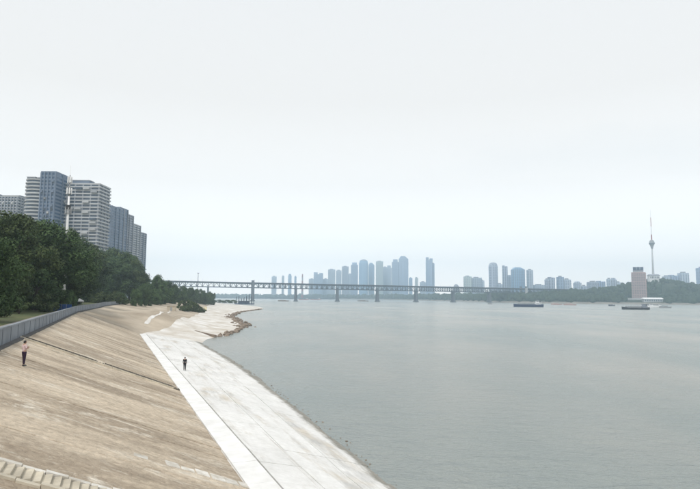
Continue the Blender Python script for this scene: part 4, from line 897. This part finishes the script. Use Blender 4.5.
# ------------------------------------------------------------------ boats
def barge(px0, px1, pbase, hull_m, label, cabin=True, free=2.2, group=None, house_right=True, cabin_m=None, beam=None, cargo=None):
    a, b = P(px0, pbase), P(px1, pbase); y = (a[1]+b[1])/2; a, b = Q(px0, pbase, y), Q(px1, pbase, y); Lb = b[0]-a[0]; bw = beam or max(4, min(13, Lb*.16))
    t = thing('river_barge' if Lb > 35 else 'river_boat', label, 'boat', ((a[0]+b[0])/2, y, 0), 0 if house_right else math.pi, group)
    m = MB(); n = 10; secs = []
    for k in range(n+1):
        f = k/n; x = -Lb/2 + Lb*f; wd = bw/2*min(1, (.25+f*5) if f < .15 else 1)*(1 if f < .92 else .9); sheer = .9*max(0, 1-f*6) + .5*max(0, (f-.85)*6)
        secs.append((x, wd, free+sheer, -.8 if f > .08 else -.1))
    for k in range(n):
        x0, w0, h0, k0 = secs[k]; x1, w1_, h1, k1 = secs[k+1]; m.hexa([(x0,-w0*.8,k0),(x1,-w1_*.8,k1),(x1,w1_*.8,k1),(x0,w0*.8,k0),(x0,-w0,h0),(x1,-w1_,h1),(x1,w1_,h1),(x0,w0,h0)])
    m.build('hull', hull_m, t); hc = MB().box(-Lb*.36, Lb*.2, -bw*.36, bw*.36, free, free+1.1).build('hatch_coaming', MT['grey'] if cargo is None else cargo, t)
    for k in range(5): x0 = -Lb*.355 + Lb*.55*k/5; MB().prism(rect(Lb*.1, bw*.66), free+1.1, free+1.5, taper=.8).build('hatch_cover', MT['steel'] if cargo is None else cargo, hc, loc=(x0+Lb*.055, 0, 0))
    if cabin:
        cm_ = cabin_m or MT['white']; hh = min(9, Lb*.13)
        c = MB().box(Lb*.24, Lb*.42, -bw*.4, bw*.4, free, free+hh*.5).build('deckhouse', cm_, t); MB().box(Lb*.26, Lb*.36, -bw*.34, bw*.34, free+hh*.5, free+hh*.92).build('wheelhouse', cm_, c); MB().box(Lb*.25, Lb*.37, -bw*.37, bw*.37, free+hh*.92, free+hh).build('roof', MT['grey'], c)
        for k in range(4): MB().box(Lb*(.255+k*.04), Lb*(.28+k*.04), -bw*.4-.08, -bw*.4-.01, free+hh*.2, free+hh*.38).build('window', MT['glass'], c)
        MB().box(Lb*.265, Lb*.355, -bw*.34-.08, -bw*.34-.01, free+hh*.66, free+hh*.84).build('window', MT['glass'], c); MB().tube((Lb*.3, 0, free+hh), (Lb*.3, 0, free+hh*1.5), .12, n=6).build('mast', MT['grey'], c); MB().lathe([(.9, free+hh*.4), (.8, free+hh*.95)], 10, cx=Lb*.4).build('funnel', MT['dark'], t)
    return t
barge(513.7, 543, 307, MT['navy'], 'dark blue cargo barge with white aft deckhouse out on the river', free=4.0)
barge(622, 649, 309.5, MT['dark'], 'low dark barge with deckhouse before the pink hotel', free=2.6, cabin_m=MT['render'])
barge(641, 652, 307.4, MT['white'], 'white passenger boat moored behind the low dark barge', free=3.2)
barge(652, 661, 307.2, MT['white'], 'small white boat moored between the passenger boat and the grey pontoon', free=3.0, cabin_m=MT['white'])
barge(659, 671, 308, MT['grey'], 'grey flat pontoon boat at the end of the moored row', free=2.0, cabin=False)
barge(608.5, 614.5, 306, MT['steel'], 'small dark boat off the wooded shore between the barges', free=1.8)
barge(551, 562, 304.9, MT['pink'], 'pinkish flat barge moored along the wooded shore', free=2.2, cabin=False, group='moored flat barges', cargo=MT['pink']); barge(563.5, 576, 305.2, MT['pink'], 'pinkish flat barge moored along the wooded shore', free=2.2, cabin=False, group='moored flat barges', cargo=MT['pink'])
barge(278, 289, 301.3, MT['rock'], 'brown sand barge under the first river span of the bridge', free=2.4, cabin=False, cargo=MT['rock']); barge(357.5, 368.5, 301.3, MT['rock'], 'brown sand barge beneath the middle spans of the bridge', free=2.4, cabin=False, cargo=MT['rock'])
barge(299, 309, 299.9, MT['red'], 'reddish barge far beyond the bridge below the chimney', free=3.2, group='reddish barges', cargo=MT['grey']); barge(310.5, 321, 299.9, MT['red'], 'reddish barge beyond the bridge next to another, further from the chimney', free=3.2, group='reddish barges', cargo=MT['grey'])
barge(487.8, 492.3, 304.2, MT['grey'], 'tiny grey boat beside the bridge pier near the far bank', free=1.6)

# ------------------------------------------------------------------ people
def skin(name, joints, edges, m, parent=None, root=0, sub=2, extra=None):
    me = bpy.data.meshes.new(name); me.from_pydata([j[0] for j in joints], edges, []); o = bpy.data.objects.new(name, me); COL.objects.link(o)
    o.modifiers.new('Skin', 'SKIN'); bpy.context.view_layer.objects.active = o
    if not me.skin_vertices: me.attributes.new  # created by the modifier below
    if not me.skin_vertices:
        bm = bmesh.new(); bm.from_mesh(me); bm.verts.layers.skin.verify(); bm.to_mesh(me); bm.free()
    for k, j in enumerate(joints): r = j[1]; me.skin_vertices[0].data[k].radius = (r, r) if not isinstance(r, tuple) else r; me.skin_vertices[0].data[k].use_root = (k == root)
    sb_ = o.modifiers.new('Subdivision', 'SUBSURF'); sb_.levels = sub; sb_.render_levels = sub
    dg = bpy.context.evaluated_depsgraph_get(); ev = bpy.data.meshes.new_from_object(o.evaluated_get(dg)); bpy.data.objects.remove(o)
    if extra:
        bm = bmesh.new(); bm.from_mesh(ev)
        for fn in extra: fn(bm)
        bm.to_mesh(ev); bm.free()
    ev.name = name; ev.materials.clear(); ev.materials.append(m); ev.polygons.foreach_set('use_smooth', [True]*len(ev.polygons)); return link(name, ev, parent)
SKIN_M = mat('skin', (.42, .27, .20), .6, var=.06); HAIR = mat('hair', (.012, .011, .01), .6, var=.2)
def person(loc, rotz, label, shirt, trousers, H=1.7, arms='down', group=None):
    t = thing('person', label, 'person', loc, rotz, group); k = H/1.7           # faces local -y
    J = [((0,0,.93),.125), ((0,0,1.12),.12), ((0,-.01,1.32),.145), ((0,0,1.42),.10), ((0,-.005,1.49),.052), ((0,-.02,1.56),.07)]; E = [(0,1),(1,2),(2,3),(3,4),(4,5)]
    idx = {}
    for sg in (-1, 1):
        b = len(J)
        if arms == 'down': A = [((sg*.17,0,1.40),.062), ((sg*.215,.02,1.14),.045), ((sg*.22,-.03,.90),.033), ((sg*.215,-.045,.83),.036)]
        else: A = [((sg*.17,0,1.40),.062), ((sg*.24,.0,1.16),.045), ((sg*.13,-.20,1.20),.033), ((sg*.075,-.25,1.23),.036)]
        J += A; E += [(3,b),(b,b+1),(b+1,b+2),(b+2,b+3)]
        h = Vector(A[3][0]); d = (h - Vector(A[2][0])).normalized(); side = Vector((0, -1, 0)) if arms == 'down' else Vector((0, 0, 1))
        for q in range(4):
            c0 = len(J); base = h + side*(.027-.018*q) + d*.02; ln = [.062, .07, .066, .052][q]
            J += [(tuple(base + d*.02), .0095), (tuple(base + d*ln*.6), .009), (tuple(base + d*ln + Vector((-sg*.012, 0, 0))), .008)]; E += [(b+3, c0), (c0, c0+1), (c0+1, c0+2)]
        c0 = len(J); J += [(tuple(h + side*.042 - d*.005), .010), (tuple(h + side*.055 + d*.04), .009)]; E += [(b+3, c0), (c0, c0+1)]
        b = len(J); fy = -.06 if sg > 0 else .05
        J += [((sg*.09,0,.88),.092), ((sg*.10,fy*.5-.015,.48),.058), ((sg*.105,fy,.09),.038), ((sg*.11,fy+.02,.035),.036), ((sg*.115,fy-.12,.03),.032), ((sg*.118,fy-.18,.025),.024)]; E += [(0,b),(b,b+1),(b+1,b+2),(b+2,b+3),(b+3,b+4),(b+4,b+5)]; idx[sg] = b
    def head(bm):
        r = bmesh.ops.create_uvsphere(bm, u_segments=20, v_segments=14, radius=.1)
        for v in r['verts']:
            c = v.co; jaw = 1 - .25*max(0, -c.z/.1); c.x *= .80*jaw; c.y *= 1.0*(1 - .12*max(0, -c.z/.1)); c.z *= 1.16
            if c.y < -.085 and abs(c.x) < .02 and -.045 < c.z < .01: c.y -= .018
            v.co = c + Vector((0, -.025, 1.60))
        for sg in (-1, 1):
            r = bmesh.ops.create_uvsphere(bm, u_segments=8, v_segments=6, radius=.028)
            for v in r['verts']: v.co = Vector((v.co.x*.35 + sg*.082, v.co.y*.7 - .015, v.co.z + 1.60))
    body = skin('body', J, E, SKIN_M, t, 0, 2, [head])
    # clothing follows the same joints, a little wider
    g = .014; up = [0,1,2,3]; sh = [J[i] for i in up]; sh[0] = ((0,0,.84), .135); S = [(p, r+g) for p, r in sh]; SE = [(0,1),(1,2),(2,3)]
    a0 = 6
    for sg in (-1, 1):
        ai = [i for i in range(len(J)) if J[i][1] == .062 and J[i][0][0]*sg > 0][0]; b = len(S); S += [(J[ai][0], .078), (J[ai+1][0], .060)]; SE += [(3,b),(b,b+1)]
        if arms == 'down': S.append((J[ai+2][0], .047)); SE.append((b+1,b+2))
    skin('shirt', S, SE, shirt, t, 0, 2)
    S = [((0,0,1.06),.14), ((0,0,.92),.142)]; SE = [(0,1)]
    for sg in (-1, 1):
        i = idx[sg]; b = len(S); S += [((sg*.09,0,.84),.108), (J[i+1][0],.076), (J[i+2][0],.062)]; SE += [(1,b),(b,b+1),(b+1,b+2)]
    skin('trousers', S, SE, trousers, t, 1, 2)
    hm = bmesh.new(); bmesh.ops.create_uvsphere(hm, u_segments=18, v_segments=12, radius=.108); bmesh.ops.delete(hm, geom=[v for v in hm.verts if v.co.z < -.075 or (v.co.y < -.03 and v.co.z < .045)], context='VERTS')
    for v in hm.verts: v.co = Vector((v.co.x*.84, v.co.y*1.0 - .018, v.co.z*1.14 + 1.605))
    me = bpy.data.meshes.new('hair'); hm.to_mesh(me); hm.free(); me.materials.append(HAIR); link('hair', me, t, smooth=True)
    for sg in (-1, 1):
        i = idx[sg]; fx, fy, _ = J[i+3][0]; MB().hexa([(fx-.045,fy-.21,-.002),(fx+.045,fy-.21,-.002),(fx+.04,fy+.05,-.002),(fx-.04,fy+.05,-.002),(fx-.035,fy-.19,.05),(fx+.035,fy-.19,.05),(fx+.038,fy+.045,.085),(fx-.038,fy+.045,.085)]).build('shoe', MT['dark'], t)
        MB().lathe([(.004, -.006), (.010, 0), (.004, .006)], 8).build('eye', MT['dark'], t, loc=(sg*.03, -.118, 1.612))
    MB().box(-.024, .024, -.004, .004, -.005, .005).build('mouth', MT['red'], t, loc=(0, -.112, 1.545))
    t.scale = (k, k, k); return t
pp = on_slope(23.4, 366); person(tuple(pp + np.array([0, 0, .02])), math.radians(150), 'person in a pale pink top and dark trousers standing on the slope', mat('pink_shirt', (.58, .44, .44), .8), mat('plum_trousers', (.025, .012, .03), .8), H=1.72, arms='bent')
# second person on the terrace just past the toe kerb
s_ = None
for z in np.linspace(2.6, 1.2, 60):
    q = P(184.6, 370.3, z); rel = q[:2]-O; sd, dd = rel @ B, rel @ C; f = (dd - WS - kw)/(np.interp(sd, sh_s, sh_d) - WS - kw)
    zz = ter_pt(sd, max(0, f))[2] if f > 0 else ZTOE + .07
    if zz >= z - .02: break
person((q[0], q[1], z + .02), math.radians(185), 'person in all dark clothes standing on the white terrace', mat('black_jacket', (.012, .014, .02), .8), mat('black_trousers', (.012, .013, .018), .8), H=1.74)

# ------------------------------------------------------------------ the air
hz = MB().box(-4450, 4450, -520, 5250, -4.2, 360).build('haze', MT['white']); hz.data.materials.clear()
hm_ = bpy.data.materials.new('haze_air'); hm_.use_nodes = True; n = hm_.node_tree.nodes; n.remove(n['Principled BSDF'])
pv = n.new('ShaderNodeVolumePrincipled'); pv.inputs['Density'].default_value = 2.6e-4; pv.inputs['Color'].default_value = (.69, .865, 1.0, 1); pv.inputs['Anisotropy'].default_value = 0.6
hm_.node_tree.links.new(pv.outputs[0], n['Material Output'].inputs['Volume']); hz.data.materials.append(hm_); kind(hz, 'stuff'); tag(hz, 'pale blue haze over the river and far bank', 'haze')
